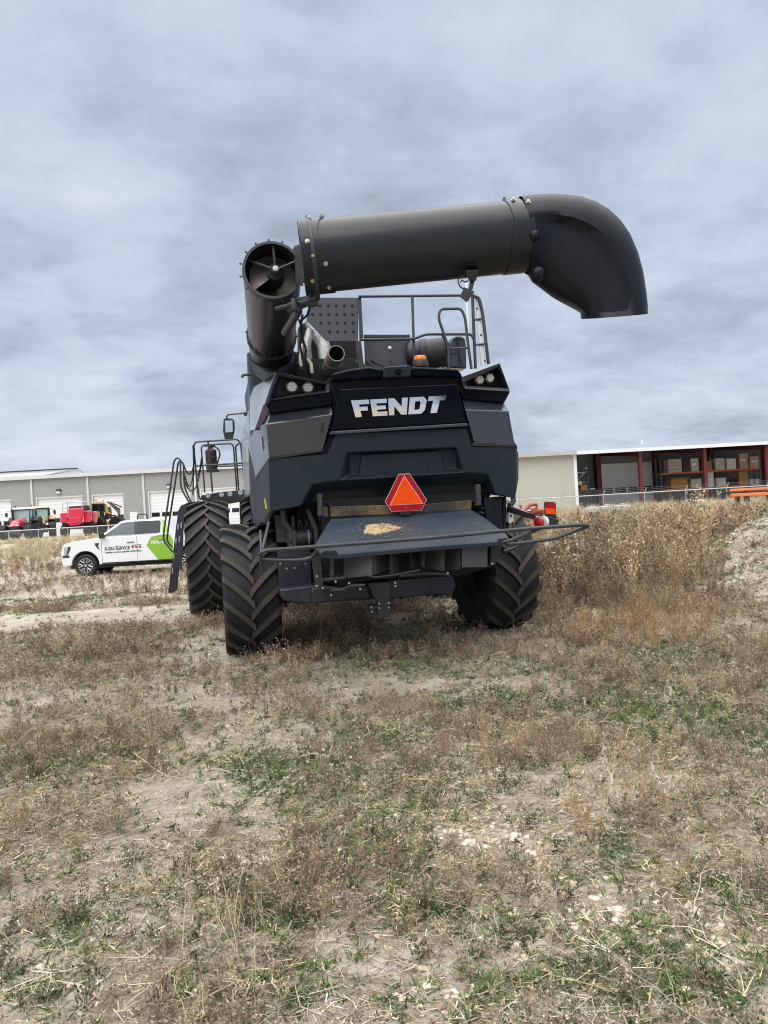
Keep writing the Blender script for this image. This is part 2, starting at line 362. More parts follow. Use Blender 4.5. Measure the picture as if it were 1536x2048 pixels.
FC = ['A1 A2 A3 R1 R2 B1 B0 A0', 'A3 A4 R4 R1', 'A4 A5 A6 A9 B6 B5 R3 R4', 'A6 A7 A8 A9', 'R1 R4 r4 r1', 'R4 R3 r3 r4', 'R3 R2 r2 r3', 'R2 R1 r1 r2', 'r1 r4 r3 r2',
      'B0 B1 C1 C0', 'B1 R2 R3 B5 C2 C1', 'B5 B6 C3 C2', 'A1 A0 D0 S0 S1 S2', 'S2 S1 S3', 'S3 S1 S0 S5 S4']
ks = list(V); mb = MB(); vv_ = [L(*V[k]) for k in ks]
xr = [Vector((1.45, -.45, L(1037, 906, -1.08).z)), Vector((1.46, -.4, L(1037, 958, -1.08).z)), Vector((1.42, -.4, L(1032, 985, Y0).z)), Vector((1.40, -.5, L(1033, 897, Y0).z))]
n0 = len(vv_); mb.v = [tuple(p) for p in vv_ + xr]
ix = {k: i for i, k in enumerate(ks)}
mb.f = [tuple(ix[q] for q in f.split()) for f in FC] + [(ix['A7'], n0, n0 + 1, ix['A8']), (ix['A8'], n0 + 1, n0 + 2, ix['A9']), (ix['A6'], n0 + 3, n0, ix['A7'])]
mb.mi = [0] * len(mb.f)
hood = part(mb, 'rear_hood', 'slate', .014)
mb = MB(); mb.slab(LP([(724, 909.5), (879, 901), (892, 943), (718, 953)], Y0 + .05), .05); part(mb, 'number_plate_panel', 'slate', .012, hood)
for px, py in ((735, 932), (738, 918), (739, 939), (755, 919), (754, 938), (763, 930), (771, 930), (853, 918), (846, 926), (855, 935), (868, 934), (869, 918)):
    stud('bolt_hole', 'void', hood, [(0, .005), (.006, .005), (.006, 0)], L(px, py, Y0 + .047), (0, -1, 0), 8)
mb = MB(); mb.slab(LP([(528, 997), (530.5, 997), (534.5, 1017), (531.5, 1018)], -1.05), .01); part(mb, 'decal', 'yellow', 0, hood)
# gap line under the panels
mb = MB(); mb.slab(LP([(536, 913), (647, 899), (662, 862), (937, 846), (949, 885), (1033, 889), (1035, 898), (943, 897), (931, 860), (673, 872), (657, 911), (536, 923)], Y0 + .06), .1)
part(mb, 'hood_gap', 'void', 0)

# glossy side panels
mb = MB()
def poly(pts): mb.add([L(*p) for p in pts], [tuple(range(len(pts)))])
poly([(539, 827, -1.05), (663, 810, -1.05), (664, 829, -1.19), (532.5, 848, -1.19)])
poly([(532.5, 848, -1.19), (664, 829, -1.19), (645, 900, -1.15), (538.5, 914.8, -1.15)])
poly([(539, 827, -1.05), (532.5, 848, -1.19), (511.7, 854, -.55), (524, 850, -.8)])
poly([(532.5, 848, -1.19), (538.5, 914.8, -1.15), (510.8, 954, -.55), (497.2, 881, -.36), (511.7, 854, -.55)])
mb.mi = [0, 0, 1, 1]
part(mb, 'corner_panel', ['gloss_grey', 'side_sheen'], .010)
mb = MB(); mb.slab(LP([(538.8, 915), (645, 900.3), (646, 903), (539, 919)], Y0 - .01), .06)
mb.hexa([L(538.8, 915, Y0 - .01), L(538.8, 919, Y0 - .01), L(539, 919, Y0 + .05), L(539, 915, Y0 + .05)], [L(510.5, 954, -.57), L(511.5, 959, -.57), L(512, 958, -.5), L(511, 954, -.5)])
part(mb, 'panel_edge_trim', 'black', .003)
mb = MB()
poly([(923.5, 797, -1.05), (1008, 805.5, -1.05), (1018, 823, -1.17), (931, 820, -1.19)])
poly([(931, 820, -1.19), (1018, 823, -1.17), (1028.5, 883, -1.15), (1032.5, 888.5, -1.16), (948.5, 885.5, -1.16)])
p_ = [L(1008, 805.5, -1.05), L(1018, 823, -1.17), L(1028.5, 883, -1.15), L(1032.5, 888.5, -1.16)]
q_ = [Vector((p.x + .14, -.45, p.z)) for p in p_]
mb.add(p_ + q_, [(0, 4, 5, 1), (1, 5, 6, 2), (2, 6, 7, 3)])
part(mb, 'corner_panel', 'gloss_grey', .010)
mb = MB(); mb.slab(LP([(946, 886), (1032.5, 889), (1032, 893.5), (944, 892)], Y0 - .01), .06); part(mb, 'panel_edge_trim', 'black', .003)
# side emblem on the corner
mb = MB()
for a, b in (((522, 873), (525, 892)), ((526, 870), (529, 888)), ((523, 892), (527, 903)), ((529.5, 872), (530.5, 890))):
    mb.slab([L(a[0], a[1], -.86), L(a[0] + 1.6, a[1], -.90), L(b[0] + 1.6, b[1], -.90), L(b[0], b[1], -.86)], (-.01, -.01, 0))
part(mb, 'side_emblem', 'silver')
# upper left silver flank, smoked tail light
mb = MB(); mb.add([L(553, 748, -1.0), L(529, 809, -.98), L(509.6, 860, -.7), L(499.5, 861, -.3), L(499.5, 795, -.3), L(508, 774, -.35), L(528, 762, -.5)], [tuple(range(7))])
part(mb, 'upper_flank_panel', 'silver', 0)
mb = MB(); mb.slab([L(529, 809, -1.01), L(538, 827, -1.06), L(524, 853, -.82), L(511, 860, -.72)], (-.012, -.012, 0)); part(mb, 'tail_light', 'dkred', .003)

# FENDT tailgate
mb = MB(); mb.slab(LP([(655, 757), (922, 745), (941, 850), (668, 868), (655, 866), (667, 796)], -1.04), .2); part(mb, 'tailgate_frame', 'void', .01)
mb = MB(); gp = [(678, 778), (914, 767.7), (934, 845), (660.6, 862)]
mb.slab(LP(gp, -1.17), .1)
gate = part(mb, 'tailgate', 'gloss_black', .012)
mb = MB(); mb.slab(LP([(660.4, 863), (934.2, 846), (937, 852), (659, 869.5)], -1.19), .12); part(mb, 'tailgate_trim', 'gloss_grey', .006, gate)
mb = MB(); mb.slab(LP([(644.5, 845), (648, 844), (646.5, 863), (643, 864)], -1.2), .02); part(mb, 'latch', 'black', .002, gate)
TLc, TRc, BRc, BLc = (702, 801), (893, 791), (883, 825), (711, 834.5)
def bl(u, v):
    x = (BLc[0] * (1 - u) + BRc[0] * u) * (1 - v) + (TLc[0] * (1 - u) + TRc[0] * u) * v
    y = (BLc[1] * (1 - u) + BRc[1] * u) * (1 - v) + (TLc[1] * (1 - u) + TRc[1] * u) * v
    return L(x, y, -1.180 - .014 * min(1, 2 * v) + .004 * max(0, 2 * v - 1))
def clipv(pl, keep_low):
    out = []
    for i in range(len(pl)):
        a, b = pl[i], pl[(i + 1) % len(pl)]; ia, ib = ((a[1] <= .5) == keep_low or a[1] == .5), ((b[1] <= .5) == keep_low or b[1] == .5)
        if ia: out.append(a)
        if ia != ib and a[1] != .5 and b[1] != .5: t = (.5 - a[1]) / (b[1] - a[1]); out.append((a[0] + (b[0] - a[0]) * t, .5))
    return out if len(out) > 2 and len(set(round(q[1], 5) for q in out)) > 1 else None
def rect(a, b, c, d): return [(a, b), (c, b), (c, d), (a, d)]
LET = {'F': (0, .185, [rect(0, 0, .4, .36), rect(0, .36, .4, .6), rect(0, .6, .4, .74), rect(0, .74, .4, 1), rect(.4, .74, 1, 1), rect(.4, .36, .86, .6)]),
       'E': (.20, .372, [rect(0, 0, .36, .25), rect(0, .25, .36, .38), rect(0, .38, .36, .61), rect(0, .61, .36, .75), rect(0, .75, .36, 1), rect(.36, .75, 1, 1), rect(.36, .38, .92, .61), rect(.36, 0, 1, .25)]),
       'N': (.39, .595, [[(0, 0), (.3, 0), (.3, .52), (.3, 1), (0, 1)], [(.3, 1), (.3, .52), (.7, 0), (.7, .48)], [(.7, 0), (1, 0), (1, 1), (.7, 1), (.7, .48)]]),
       'D': (.615, .80, [rect(0, 0, .34, .25), rect(0, .25, .34, .75), rect(0, .75, .34, 1), [(.34, .75), (.6, .75), (.8, 1), (.34, 1)], [(.34, 0), (.8, 0), (.6, .25), (.34, .25)],
                         [(.6, .75), (.66, .68), (1, .78), (.8, 1)], [(.66, .68), (.66, .32), (1, .22), (1, .78)], [(.66, .32), (.6, .25), (.8, 0), (1, .22)]]),
       'T': (.815, 1.0, [rect(0, .73, .3, 1), rect(.3, .73, .7, 1), rect(.7, .73, 1, 1), rect(.3, 0, .7, .73)])}
for ch, (u0, u1, polys) in LET.items():
    mb = MB()
    for pl in polys:
        for kl in (True, False):
            cp = clipv(pl, kl)
            if cp: mb.slab([bl(u0 + (u1 - u0) * a, b) for a, b in cp], .03)
    part(mb, 'lettering', 'chrome', 0, gate, 0)

# hood cap above the tailgate
mb = MB(); mb.slab(LP([(664, 747), (700, 738), (739, 733), (766, 738), (766, 754.5), (666, 762)], -1.16), .5)
mb.slab(LP([(823, 733), (916, 737.5), (927, 754), (915, 754), (823, 752)], -1.16), .5); part(mb, 'hood_cap', 'gloss_black', .02)
mb = MB(); mb.slab(LP([(766.3, 737), (770, 733), (818, 730), (822.7, 732), (822.7, 753), (766.3, 756)], -1.2), .5); cm_ = part(mb, 'camera_housing', 'slate', .015)
mb = MB(); p = L(796.5, 744, -1.2); mb.lathe([(0, .035), (.05, .033), (.055, .02), (.05, .015), (.05, 0)], p, (0, -1, 0), 16); part(mb, 'camera_lens', 'gloss_black', 0, cm_)
mb = MB(); p = L(841, 731, -.95); mb.lathe([(-.02, .09), (.03, .09), (.06, .075)], p, (0, 0, 1), 20); bc = part(mb, 'beacon_base', 'black')
mb = MB(); p = L(840.5, 720, -.95); mb.lathe([(0, .070), (.038, .066), (.046, .055), (.046, 0)], p, (0, 0, 1), 20); part(mb, 'beacon_lens', 'beacon', .004, bc)
# top deck sheet behind the cap
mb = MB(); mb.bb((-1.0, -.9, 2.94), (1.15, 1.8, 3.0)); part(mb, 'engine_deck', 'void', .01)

# lamp housings
def housing(outer, inner, lamps, extra, rx):
    mb = MB(); n = len(outer)
    O = LP(outer, -1.16); I = LP(inner, -1.13); D = LP([(sum(p[0] for p in inner) / n + (x - sum(p[0] for p in inner) / n) * .9, sum(p[1] for p in inner) / n + (y - sum(p[1] for p in inner) / n) * .82) for x, y in inner], -.92)
    B = [Vector((p.x, -.6, p.z)) for p in O]
    mb.add(O + I, [(i, (i + 1) % n, n + (i + 1) % n, n + i) for i in range(n)])
    mb.add(I + D, [(i, (i + 1) % n, n + (i + 1) % n, n + i) for i in range(n)] + [tuple(range(n, 2 * n))], 1)
    mb.add(O + B, [(i, (i + 1) % n, n + (i + 1) % n, n + i) for i in range(n)])
    h = part(mb, 'lamp_housing', ['gloss_grey', 'black'], .006)
    mb = MB(); E = LP(extra, -1.10); mb.slab(E, .35); part(mb, 'lamp_housing_base', 'gloss_black', .008, h)
    for px, py in lamps:
        mb = MB(); p = L(px, py, -1.0)
        mb.lathe([(0, rx + .012), (.03, rx + .012), (.035, rx)], p, (0, -1, 0), 24)
        mb2 = MB(); mb2.lathe([(.034, rx - .002), (.045, rx * .8), (.05, 0)], p, (0, -1, 0), 24)
        for a in range(7):
            t = a * 2 * math.pi / 6; rr = 0 if a == 6 else rx * .58
            mb2.lathe([(.04, .02), (.054, .018), (.058, .0)], p + Vector((math.cos(t) * rr, 0, math.sin(t) * rr)), (0, -1, 0), 8)
        b = part(mb, 'lamp_bezel', 'black', 0, h); mb2.build('work_lamp', M['lens'], h, 0)
    return h
housing([(553, 744.5), (658, 766), (660, 784), (538, 801)], [(556.5, 751.5), (652.5, 769.5), (650, 780.5), (541.5, 798)], [(583.5, 774.5), (615.5, 775.5)],
        [(538, 801.5), (660, 784.5), (667, 796), (663, 810), (539, 827), (532, 808)], .058)
housing([(923, 754), (999.5, 726), (1020.5, 783), (929, 777)], [(929.5, 764), (997, 734), (1014.5, 777), (932, 771.5)], [(957, 760.5), (977.5, 757)],
        [(930, 777.5), (1020.5, 783.5), (1009, 805.5), (923.5, 798), (921, 782)], .050)
mb = MB(); mb.slab(LP([(549.5, 745.5), (553, 745.5), (538, 801), (532, 807), (529.5, 808)], -1.165), .04); part(mb, 'housing_edge_trim', 'gloss_grey', .004)
mb = MB(); mb.slab([L(499, 719.5, -.25), L(507, 727, -.4), L(536, 745, -.9), L(552, 744.5, -1.0), L(528, 764, -.8), L(508, 748, -.4)], (0.02, .05, 0)); part(mb, 'deflector_wedge', 'black', .004)
mb = MB(); mb.tube(fillet([L(504, 748, -.2), L(486, 750, -.2), L(483.5, 755, -.2)], .03), .016, 8); part(mb, 'handle', 'steel')

# --- unloading tube: inner section pointing back, outer section folded across
Ea = C(545, 540, 6.9); Ba = C(543, 708, 9.4); ax = (Ba - Ea).normalized(); rT = .262
mb = MB(); ln = (Ba - Ea).length
mb.lathe([(0, rT - .02), (0, rT), (ln + .25, rT), (ln + .25, rT - .05)], Ea, ax, 48, 0, False, False)
mb.lathe([(0, rT - .02), (1.2, rT - .021), (1.2, 0.0)], Ea, ax, 48, 1, False, False)
mb.lathe([(0, .30), (-1.0, .32)], Ba, (0, 0, 1), 32)
tube1 = part(mb, 'unloading_tube', ['tube', 'void'], 0)
mb = MB(); mb.lathe([(-.006, rT - .019), (-.006, rT + .004), (.05, rT + .010), (.05, rT - .001)], Ea, ax, 48, 0, True)
part(mb, 'flange', 'steel', 0, tube1)
mb = MB(); mb.lathe([(ln * .72, rT), (ln * .72, rT + .02), (ln * .72 + .05, rT + .02), (ln * .72 + .05, rT)], Ea, ax, 48, 0, True)
part(mb, 'flange', 'steel', 0, tube1)
u_ = ax.orthogonal().normalized(); v_ = ax.cross(u_)
for i in range(15):
    a = 2 * math.pi * i / 15; d = u_ * math.cos(a) + v_ * math.sin(a); stud('bolt', 'steel', tube1, [(0, .009), (.024, .009), (.024, 0)], Ea + ax * .03 + d * (rT + .012), d, 6)
for i in range(14):
    a = 2 * math.pi * i / 14; d = u_ * math.cos(a) + v_ * math.sin(a); stud('bolt', 'steel', tube1, [(0, .012), (.03, .012), (.03, 0)], Ea + ax * (ln * .72 - .05) + d * rT, d, 6)
# spokes, boss and auger flight inside the open end
mb = MB(); hub = Ea + ax * .07 + (C(551, 534, 6.9) - Ea)
for px, py in ((545.5, 478), (494, 513), (600, 513)):
    p = C(px, py, 6.9) + ax * .07; mb.tube([hub, p], .013, 8)
mb.lathe([(0, .035), (.04, .05), (.06, .075), (.25, .08), (.25, 0)], hub - ax * .03, ax, 20)
part(mb, 'bearing_spider', 'steel', 0, tube1)
mb = MB(); mb.lathe([(-.012, .024), (.0, .026), (.02, .026)], hub - ax * .035, ax, 12); mb.lathe([(-.02, .012), (0, .012)], hub - ax * .035, ax, 6); part(mb, 'hub_nut', 'bolt', 0, tube1)
mb = MB(); nst = 48; cen = Ea + (hub - Ea - ax * (hub - Ea).dot(ax)) * .6; ups = Vector((0, 0, 1)); ups = (ups - ax * ups.dot(ax)).normalized(); sdv = ax.cross(ups)
vs = []
for i in range(nst + 1):
    a = -2.2 + i / nst * 2 * math.pi * 1.4; d = ups * math.cos(a) + sdv * math.sin(a); h_ = .16 + .42 * i / nst
    vs += [cen + ax * h_ + d * .05, cen + ax * h_ + d * (rT - .035), cen + ax * (h_ + .012) + d * .05, cen + ax * (h_ + .012) + d * (rT - .035)]
mb.add(vs, [(4 * i, 4 * i + 1, 4 * i + 5, 4 * i + 4) for i in range(nst)] + [(4 * i + 2, 4 * i + 6, 4 * i + 7, 4 * i + 3) for i in range(nst)] + [(4 * i + 1, 4 * i + 3, 4 * i + 7, 4 * i + 5) for i in range(nst)])
mb.lathe([(.1, .045), (1.1, .045)], cen, ax, 16)
M['flight'] = mat('worn_auger_flight', (0.20, 0.19, 0.17), .38, .7, .4, 9, dust=.35, dustcol=(.22, .15, .07))
part(mb, 'auger_flight', 'flight', 0, tube1)
# outer section
ZA, ZB = 6.45, 6.6
OA, OB = C(606, 515.5, ZA), C(1052, 472, ZB); ox = (OB - OA).normalized(); ol = (OB - OA).length; rO = 70.5 * ZA / F
mb = MB(); mb.lathe([(0, rO - .02), (0, rO), (ol, rO)], OA, ox, 64, 0, False, False); mb.lathe([(0, rO - .02), (.5, rO - .021), (.5, 0)], OA, ox, 64, 1, False, False)
tube2 = part(mb, 'folded_tube', ['tube', 'void'], 0)
pxm = ZA / F
upo = Vector((0, 0, 1)); upo = (upo - ox * upo.dot(ox)).normalized(); fro = ox.cross(upo)
def sleeve(ends, start, r, th):
    s = MB(); n = 64; vs = []
    for k in range(n):
        a = 2 * math.pi * k / n; d = upo * math.cos(a) + fro * math.sin(a); t = math.cos(a)
        e_ = float(np.interp(t, [q[0] for q in ends], [q[1] for q in ends])); s_ = float(np.interp(t, [q[0] for q in start], [q[1] for q in start]))
        for h_, rr in ((s_, r), (s_, r + th), (e_, r + th), (e_, r)): vs.append(OA + ox * h_ + d * rr)
    s.add(vs, [(4 * k + j, 4 * k + j + 1, 4 * ((k + 1) % n) + j + 1, 4 * ((k + 1) % n) + j) for k in range(n) for j in range(3)]); return s
s_ = sleeve([(-1, 57 * pxm), (-.7, 55 * pxm), (-.35, 46 * pxm), (0, 37 * pxm), (.4, 33 * pxm), (.75, 39 * pxm), (1, 50 * pxm)], [(-1, -.012), (1, -.012)], rO + .0005, .012)
part(s_, 'hinge_sleeve', 'tube', .003, tube2)
s_ = sleeve([(-1, 24 * pxm), (1, 22 * pxm)], [(-1, 16 * pxm), (1, 15 * pxm)], rO + .012, .010); part(s_, 'clamp_strip', 'steel', .003, tube2)
def on_tube(px, py):
    p = C(px, py, ZA); q = p - OA; d = q - ox * q.dot(ox); k = max(-.999, min(.999, d.dot(upo) / rO))
    dd = upo * k + fro * math.sqrt(1 - k * k) * (1 if fro.y < 0 else -1); return OA + ox * q.dot(ox) + dd * (rO + .012), dd
for px, py in ((620, 455), (643, 445), (616, 508), (627, 533), (625.5, 571), (651, 545), (657.5, 577), (1024, 408), (1051, 415)):
    p, d = on_tube(px, py); stud('bolt', 'bolt', tube2, [(0, .019), (.006, .019), (.006, .012), (.02, .011), (.02, 0)], p, d, 8)
for px, py in ((616, 440), (646, 437), (1020, 402)):
    p, d = on_tube(px, py + 12); stud('clamp_bolt', 'steel', tube2, [(-.02, .02), (.035, .017), (.05, .010), (.05, 0)], OA + ox * (p - OA).dot(ox) + upo * rO, upo, 8)
k0 = (1014 - 606) * pxm * 1.008
s_ = sleeve([(-1, k0 + 34 * pxm), (-.3, k0 + 38 * pxm), (.4, k0 + 33 * pxm), (1, k0 + 31 * pxm)], [(-1, k0 - 7 * pxm), (-.4, k0 - 4 * pxm), (.1, k0 + 5 * pxm), (.4, k0 + 2 * pxm), (1, k0)], rO + .0005, .008)
part(s_, 'end_sleeve', 'tube', .003, tube2)
# rubber spout
SO = [(1036, 397.5), (1064, 394.5), (1098, 393.5), (1130, 395.5), (1160, 400.5), (1188, 411), (1213, 427), (1235, 449), (1253, 476), (1268, 510), (1278, 545), (1284, 582), (1287, 612), (1287, 628)]
SI = [(1056, 545), (1062, 549), (1064, 554), (1068, 561), (1075, 566), (1085, 573), (1096, 581), (1107, 589), (1119, 596), (1131, 603), (1144, 611), (1155, 618), (1166, 625), (1168, 638)]
mb = MB(); nr = 56; rings = []
for i, (o_, i_) in enumerate(zip(SO, SI)):
    t = i / (len(SO) - 1); a_ = C(o_[0], o_[1], ZB); b_ = C(i_[0], i_[1], ZB); c_ = (a_ + b_) / 2; h_ = (a_ - b_) / 2; ring = []
    ex = 2 / (2 + .7 * min(1, t * 1.6)); D = .298 + .01 * math.sin(t * math.pi)
    for k in range(nr):
        f_ = 2 * math.pi * k / nr; cx, sx = math.cos(f_), math.sin(f_)
        X = math.copysign(abs(cx) ** ex, cx); S = math.copysign(abs(sx) ** ex, sx)
        rec = 0.065 * float(smooth01((.26 - X) / .11)) * float(smooth01(t / .22)) * float(smooth01((1.0 - t) / .22 + .25))
        if abs(S) > .35: S *= 1 - rec / D * float(smooth01((abs(S) - .35) / .3))
        ring.append(c_ + h_ * X + (CMI.to_3x3() @ Vector((0, 1, 0))) * (D * S) + Vector((0, 0, .235 * D * S * float(smooth01((t - .55) / .45)))))
    rings.append(ring)
vs = [p for r_ in rings for p in r_]
mb.add(vs, [(i * nr + k, i * nr + (k + 1) % nr, (i + 1) * nr + (k + 1) % nr, (i + 1) * nr + k) for i in range(len(rings) - 1) for k in range(nr)])
last = rings[-1]; cc = sum(last, Vector()) / nr; inn = [cc + (p - cc) * .93 for p in last]; deep = [p + (sum(rings[-4], Vector()) / nr - cc) * .8 for p in inn]
mb.add(last + inn + deep, [(k, (k + 1) % nr, nr + (k + 1) % nr, nr + k) for k in range(nr)] + [(nr + k, nr + (k + 1) % nr, 2 * nr + (k + 1) % nr, 2 * nr + k) for k in range(nr)] + [tuple(2 * nr + k for k in range(nr))])
p, d = on_tube(1069, 470); mb.lathe([(-.03, .05), (.0, .048), (.025, .03), (.032, 0)], C(1070, 470, ZB - .285), Vector((0, -1, 0)), 16)
mb.lathe([(-.05, .06), (.0, .055), (.02, .035), (.026, 0)], C(1079, 545, ZB - .26), Vector((0, -1, 0)), 16)
part(mb, 'discharge_spout', 'spout', 0, tube2, 50)
# lamp under the tube
mb = MB(); mb.hexa(C(931, 541, 6.4) and [C(931, 541, 6.35), C(958, 539, 6.35), C(958, 539, 6.55), C(931, 541, 6.55)], [C(938, 563, 6.4), C(952, 562, 6.4), C(952, 562, 6.5), C(938, 563, 6.5)])
mb.hexa([C(940, 562, 6.42), C(949, 562, 6.42), C(949, 562, 6.48), C(940, 562, 6.48)], [C(936, 580, 6.42), C(945, 580, 6.42), C(945, 580, 6.48), C(936, 580, 6.48)])
lb = part(mb, 'lamp_bracket', 'black', .004, tube2)
mb = MB(); mb.hexa([C(928, 574, 6.37), C(949, 583, 6.37), C(934, 605, 6.37), C(920, 594, 6.37)], [C(928, 574, 6.5), C(949, 583, 6.5), C(934, 605, 6.5), C(920, 594, 6.5)])
part(mb, 'flood_lamp', 'black', .006, tube2)
mb = MB(); mb.tube([C(x, y, 6.42) for x, y in ((932, 556), (925, 552), (918, 556), (916, 564), (920, 573), (927, 578))], .006, 6)
mb.tube([C(x, y, 6.42) for x, y in ((936, 562), (929, 564), (924, 560), (921, 565))], .006, 6); part(mb, 'cable', 'black', 0, tube2)
# hinge linkage and fold cylinder
mb = MB()
mb.tube([C(552, 618, 6.8), C(575, 612, 6.75), C(590, 605, 6.7), (C(604, 607, 6.65)), C(622, 598, 6.6), C(634, 592, 6.55)], .022, 8)
mb.tube([C(575, 622, 6.8), C(593, 617, 6.75), C(615, 610, 6.65), C(632, 600, 6.6)], .018, 8)
mb.hexa([C(590, 596, 6.7), C(640, 586, 6.6), C(640, 600, 6.6), C(598, 622, 6.7)], [C(590, 596, 6.9), C(640, 586, 6.8), C(640, 600, 6.8), C(598, 622, 6.9)])
for px, py in ((589, 609), (630, 600)): mb.lathe([(-.05, .03), (.05, .03), (.05, 0)], C(px, py, 6.63), (0, 0, 1), 12)
mb.hexa([C(588, 492, 6.78), C(607, 486, 6.6), C(609, 566, 6.6), C(592, 572, 6.78)], [C(588, 492, 6.98), C(607, 486, 6.8), C(609, 566, 6.8), C(592, 572, 6.98)])
part(mb, 'hinge_link', 'steel', .004, tube1)
mb = MB(); mb.tube([C(597, 622, 6.75), C(570, 665, 7.3)], .037, 14); mb.tube([C(597, 622, 6.75), C(602, 612, 6.7)], .02, 10)
part(mb, 'fold_cylinder', 'steel', .0, tube1)
mb = MB()
for pts in (((605, 630), (600, 660), (612, 700), (606, 740)), ((598, 640), (604, 655), (600, 690), (608, 735)), ((622, 605), (615, 630), (604, 640))):
    mb.tube([C(x, y, 7.2 + i * .25) for i, (x, y) in enumerate(pts)], .012, 6)
part(mb, 'hydraulic_hose', 'black')

# --- engine area
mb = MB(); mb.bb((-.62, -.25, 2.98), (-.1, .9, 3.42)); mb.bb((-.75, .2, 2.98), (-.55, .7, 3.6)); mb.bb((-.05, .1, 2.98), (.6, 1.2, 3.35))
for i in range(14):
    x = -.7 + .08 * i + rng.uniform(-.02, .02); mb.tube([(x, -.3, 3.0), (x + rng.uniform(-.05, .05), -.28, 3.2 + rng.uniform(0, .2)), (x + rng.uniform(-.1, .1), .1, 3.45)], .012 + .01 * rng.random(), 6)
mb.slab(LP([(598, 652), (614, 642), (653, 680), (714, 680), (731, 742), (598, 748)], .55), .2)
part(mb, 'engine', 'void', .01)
mb = MB(); yP = -.1
hp = [(621.8, 595.4), (717.5, 595.4), (716, 682), (653, 682), (613, 640)]
mb.slab(LP(hp, yP), .012); guard = part(mb, 'perforated_guard', 'panel', 0)
for j, (yy, xs) in enumerate(((612, (625, 640.5, 656.6, 672.6, 688.7, 704.5)), (629, (625.5, 641.5, 657.6, 673.6, 689.5, 705.3)), (646, (642.2, 658.3, 674.5, 690.3, 706)), (663.3, (659.3, 675.2, 691, 706.9)))):
    for xx in xs: stud('guard_hole', 'void', guard, [(0, .019), (.003, .019), (.003, 0)], L(xx, yy, yP - .0005), (0, -1, 0), 14)
mb = MB(); mb.slab(LP([(717.5, 592), (722.5, 592), (727, 681), (720, 681)], yP - .03), .05); mb.slab(LP([(712.5, 682), (722, 681), (729, 738), (716, 738)], yP - .03), .05); part(mb, 'guard_post', 'rail', .003)
mb = MB(); mb.slab(LP([(728.5, 673), (820, 669), (822, 740), (731, 740)], .1), .03); dp = part(mb, 'engine_door', 'panel', .006)
mb = MB(); mb.lathe([(0, .026), (.008, .026), (.014, .018), (.014, 0)], L(780, 697, .1), (0, -1, 0), 16); part(mb, 'door_latch', 'bolt', 0, dp)
mb = MB(); mb.slab(LP([(728, 669), (820, 669), (820, 675), (728, 675.5)], .08), .03); part(mb, 'door_ledge', 'rail', .003, dp)
mb = MB(); c0 = L(853, 709, .1); mb.lathe([(-.25, .0), (-.25, .17), (-.2, .2), (-.15, .2), (-.13, .185), (-.08, .185), (-.06, .2), (.0, .2), (.02, .185), (.25, .185), (.25, 0)], c0, Vector((1, -.35, .05)), 20)
part(mb, 'air_cleaner', 'black', .01, None, 25)
mb = MB(); mb.ring(L(884, 712, .1), Vector((1, -.35, .05)), .19, .02, .01, 24); part(mb, 'clamp_ring', 'chrome')
mb = MB(); mb.slab(LP([(898, 735), (898, 690), (903, 676), (912, 671), (922, 671), (931, 677), (933, 690), (934, 737)], -.05), .35); part(mb, 'coolant_tank', 'gloss_grey', .02)
r_ = .017; yR = -.15
mb = MB()
mb.tube(fillet([L(717, 593, yR), L(949, 590.5, yR)], .05), r_, 10)
mb.tube([L(824.5, 592, yR), L(827, 673.5, yR), L(829, 738, yR)], r_, 10)
mb.tube(fillet([L(722, 679.5, yR - .04), L(828, 678, yR - .04), L(851, 668.5, yR - .04), L(943, 668.5, yR - .04), L(949.5, 682, yR - .04), L(950.5, 737, yR - .04)], .06), r_, 10)
mb.tube(fillet([L(898, 738, yR - .1), L(897, 695, yR - .1), L(877, 637, yR - .1), L(880, 618, yR - .1), L(922, 617, yR - .1), L(930, 634, yR - .1), L(937, 695, yR - .1), L(943, 738, yR - .1)], .1, 7), r_, 10)
mb.tube([L(899, 697, yR - .07), L(936, 696, yR - .07)], r_ * .8, 8); mb.tube([L(884, 668.5, yR - .07), L(899, 697, yR - .07)], r_, 8)
part(mb, 'guard_rail', 'rail')
mb = MB(); mb.tube(fillet([L(945, 594, .05), L(947, 650, .05), L(951, 737, .05)], .05), .02, 10)
mb.tube(fillet([L(947, 592, .0), L(958, 596, .0), L(965, 625, .0), L(977, 728, .0)], .12, 7), .021, 10)
for y in (640, 690): mb.tube([L(946.5 + (y - 640) * .06, y, .05), L(967 + (y - 640) * .12, y - 3, .0)], .014, 8)
lad = part(mb, 'deck_ladder', 'rail')
mb = MB(); a_ = [(951, 596), (958, 601), (972, 727), (963, 731)]; mb.slab(LP(a_, .03), .03)
mb.slab(LP([(930, 566), (935, 566), (940, 690), (937, 700)], .35), .03); part(mb, 'ladder_stringer', 'white', .003, lad)
for x, y in ((954.5, 617), (962.5, 670), (970.5, 722)): mb = MB(); mb.box(L(x - .5, y, .028), (.02, .006, .02)); part(mb, 'stringer_hole', 'void', 0, lad)
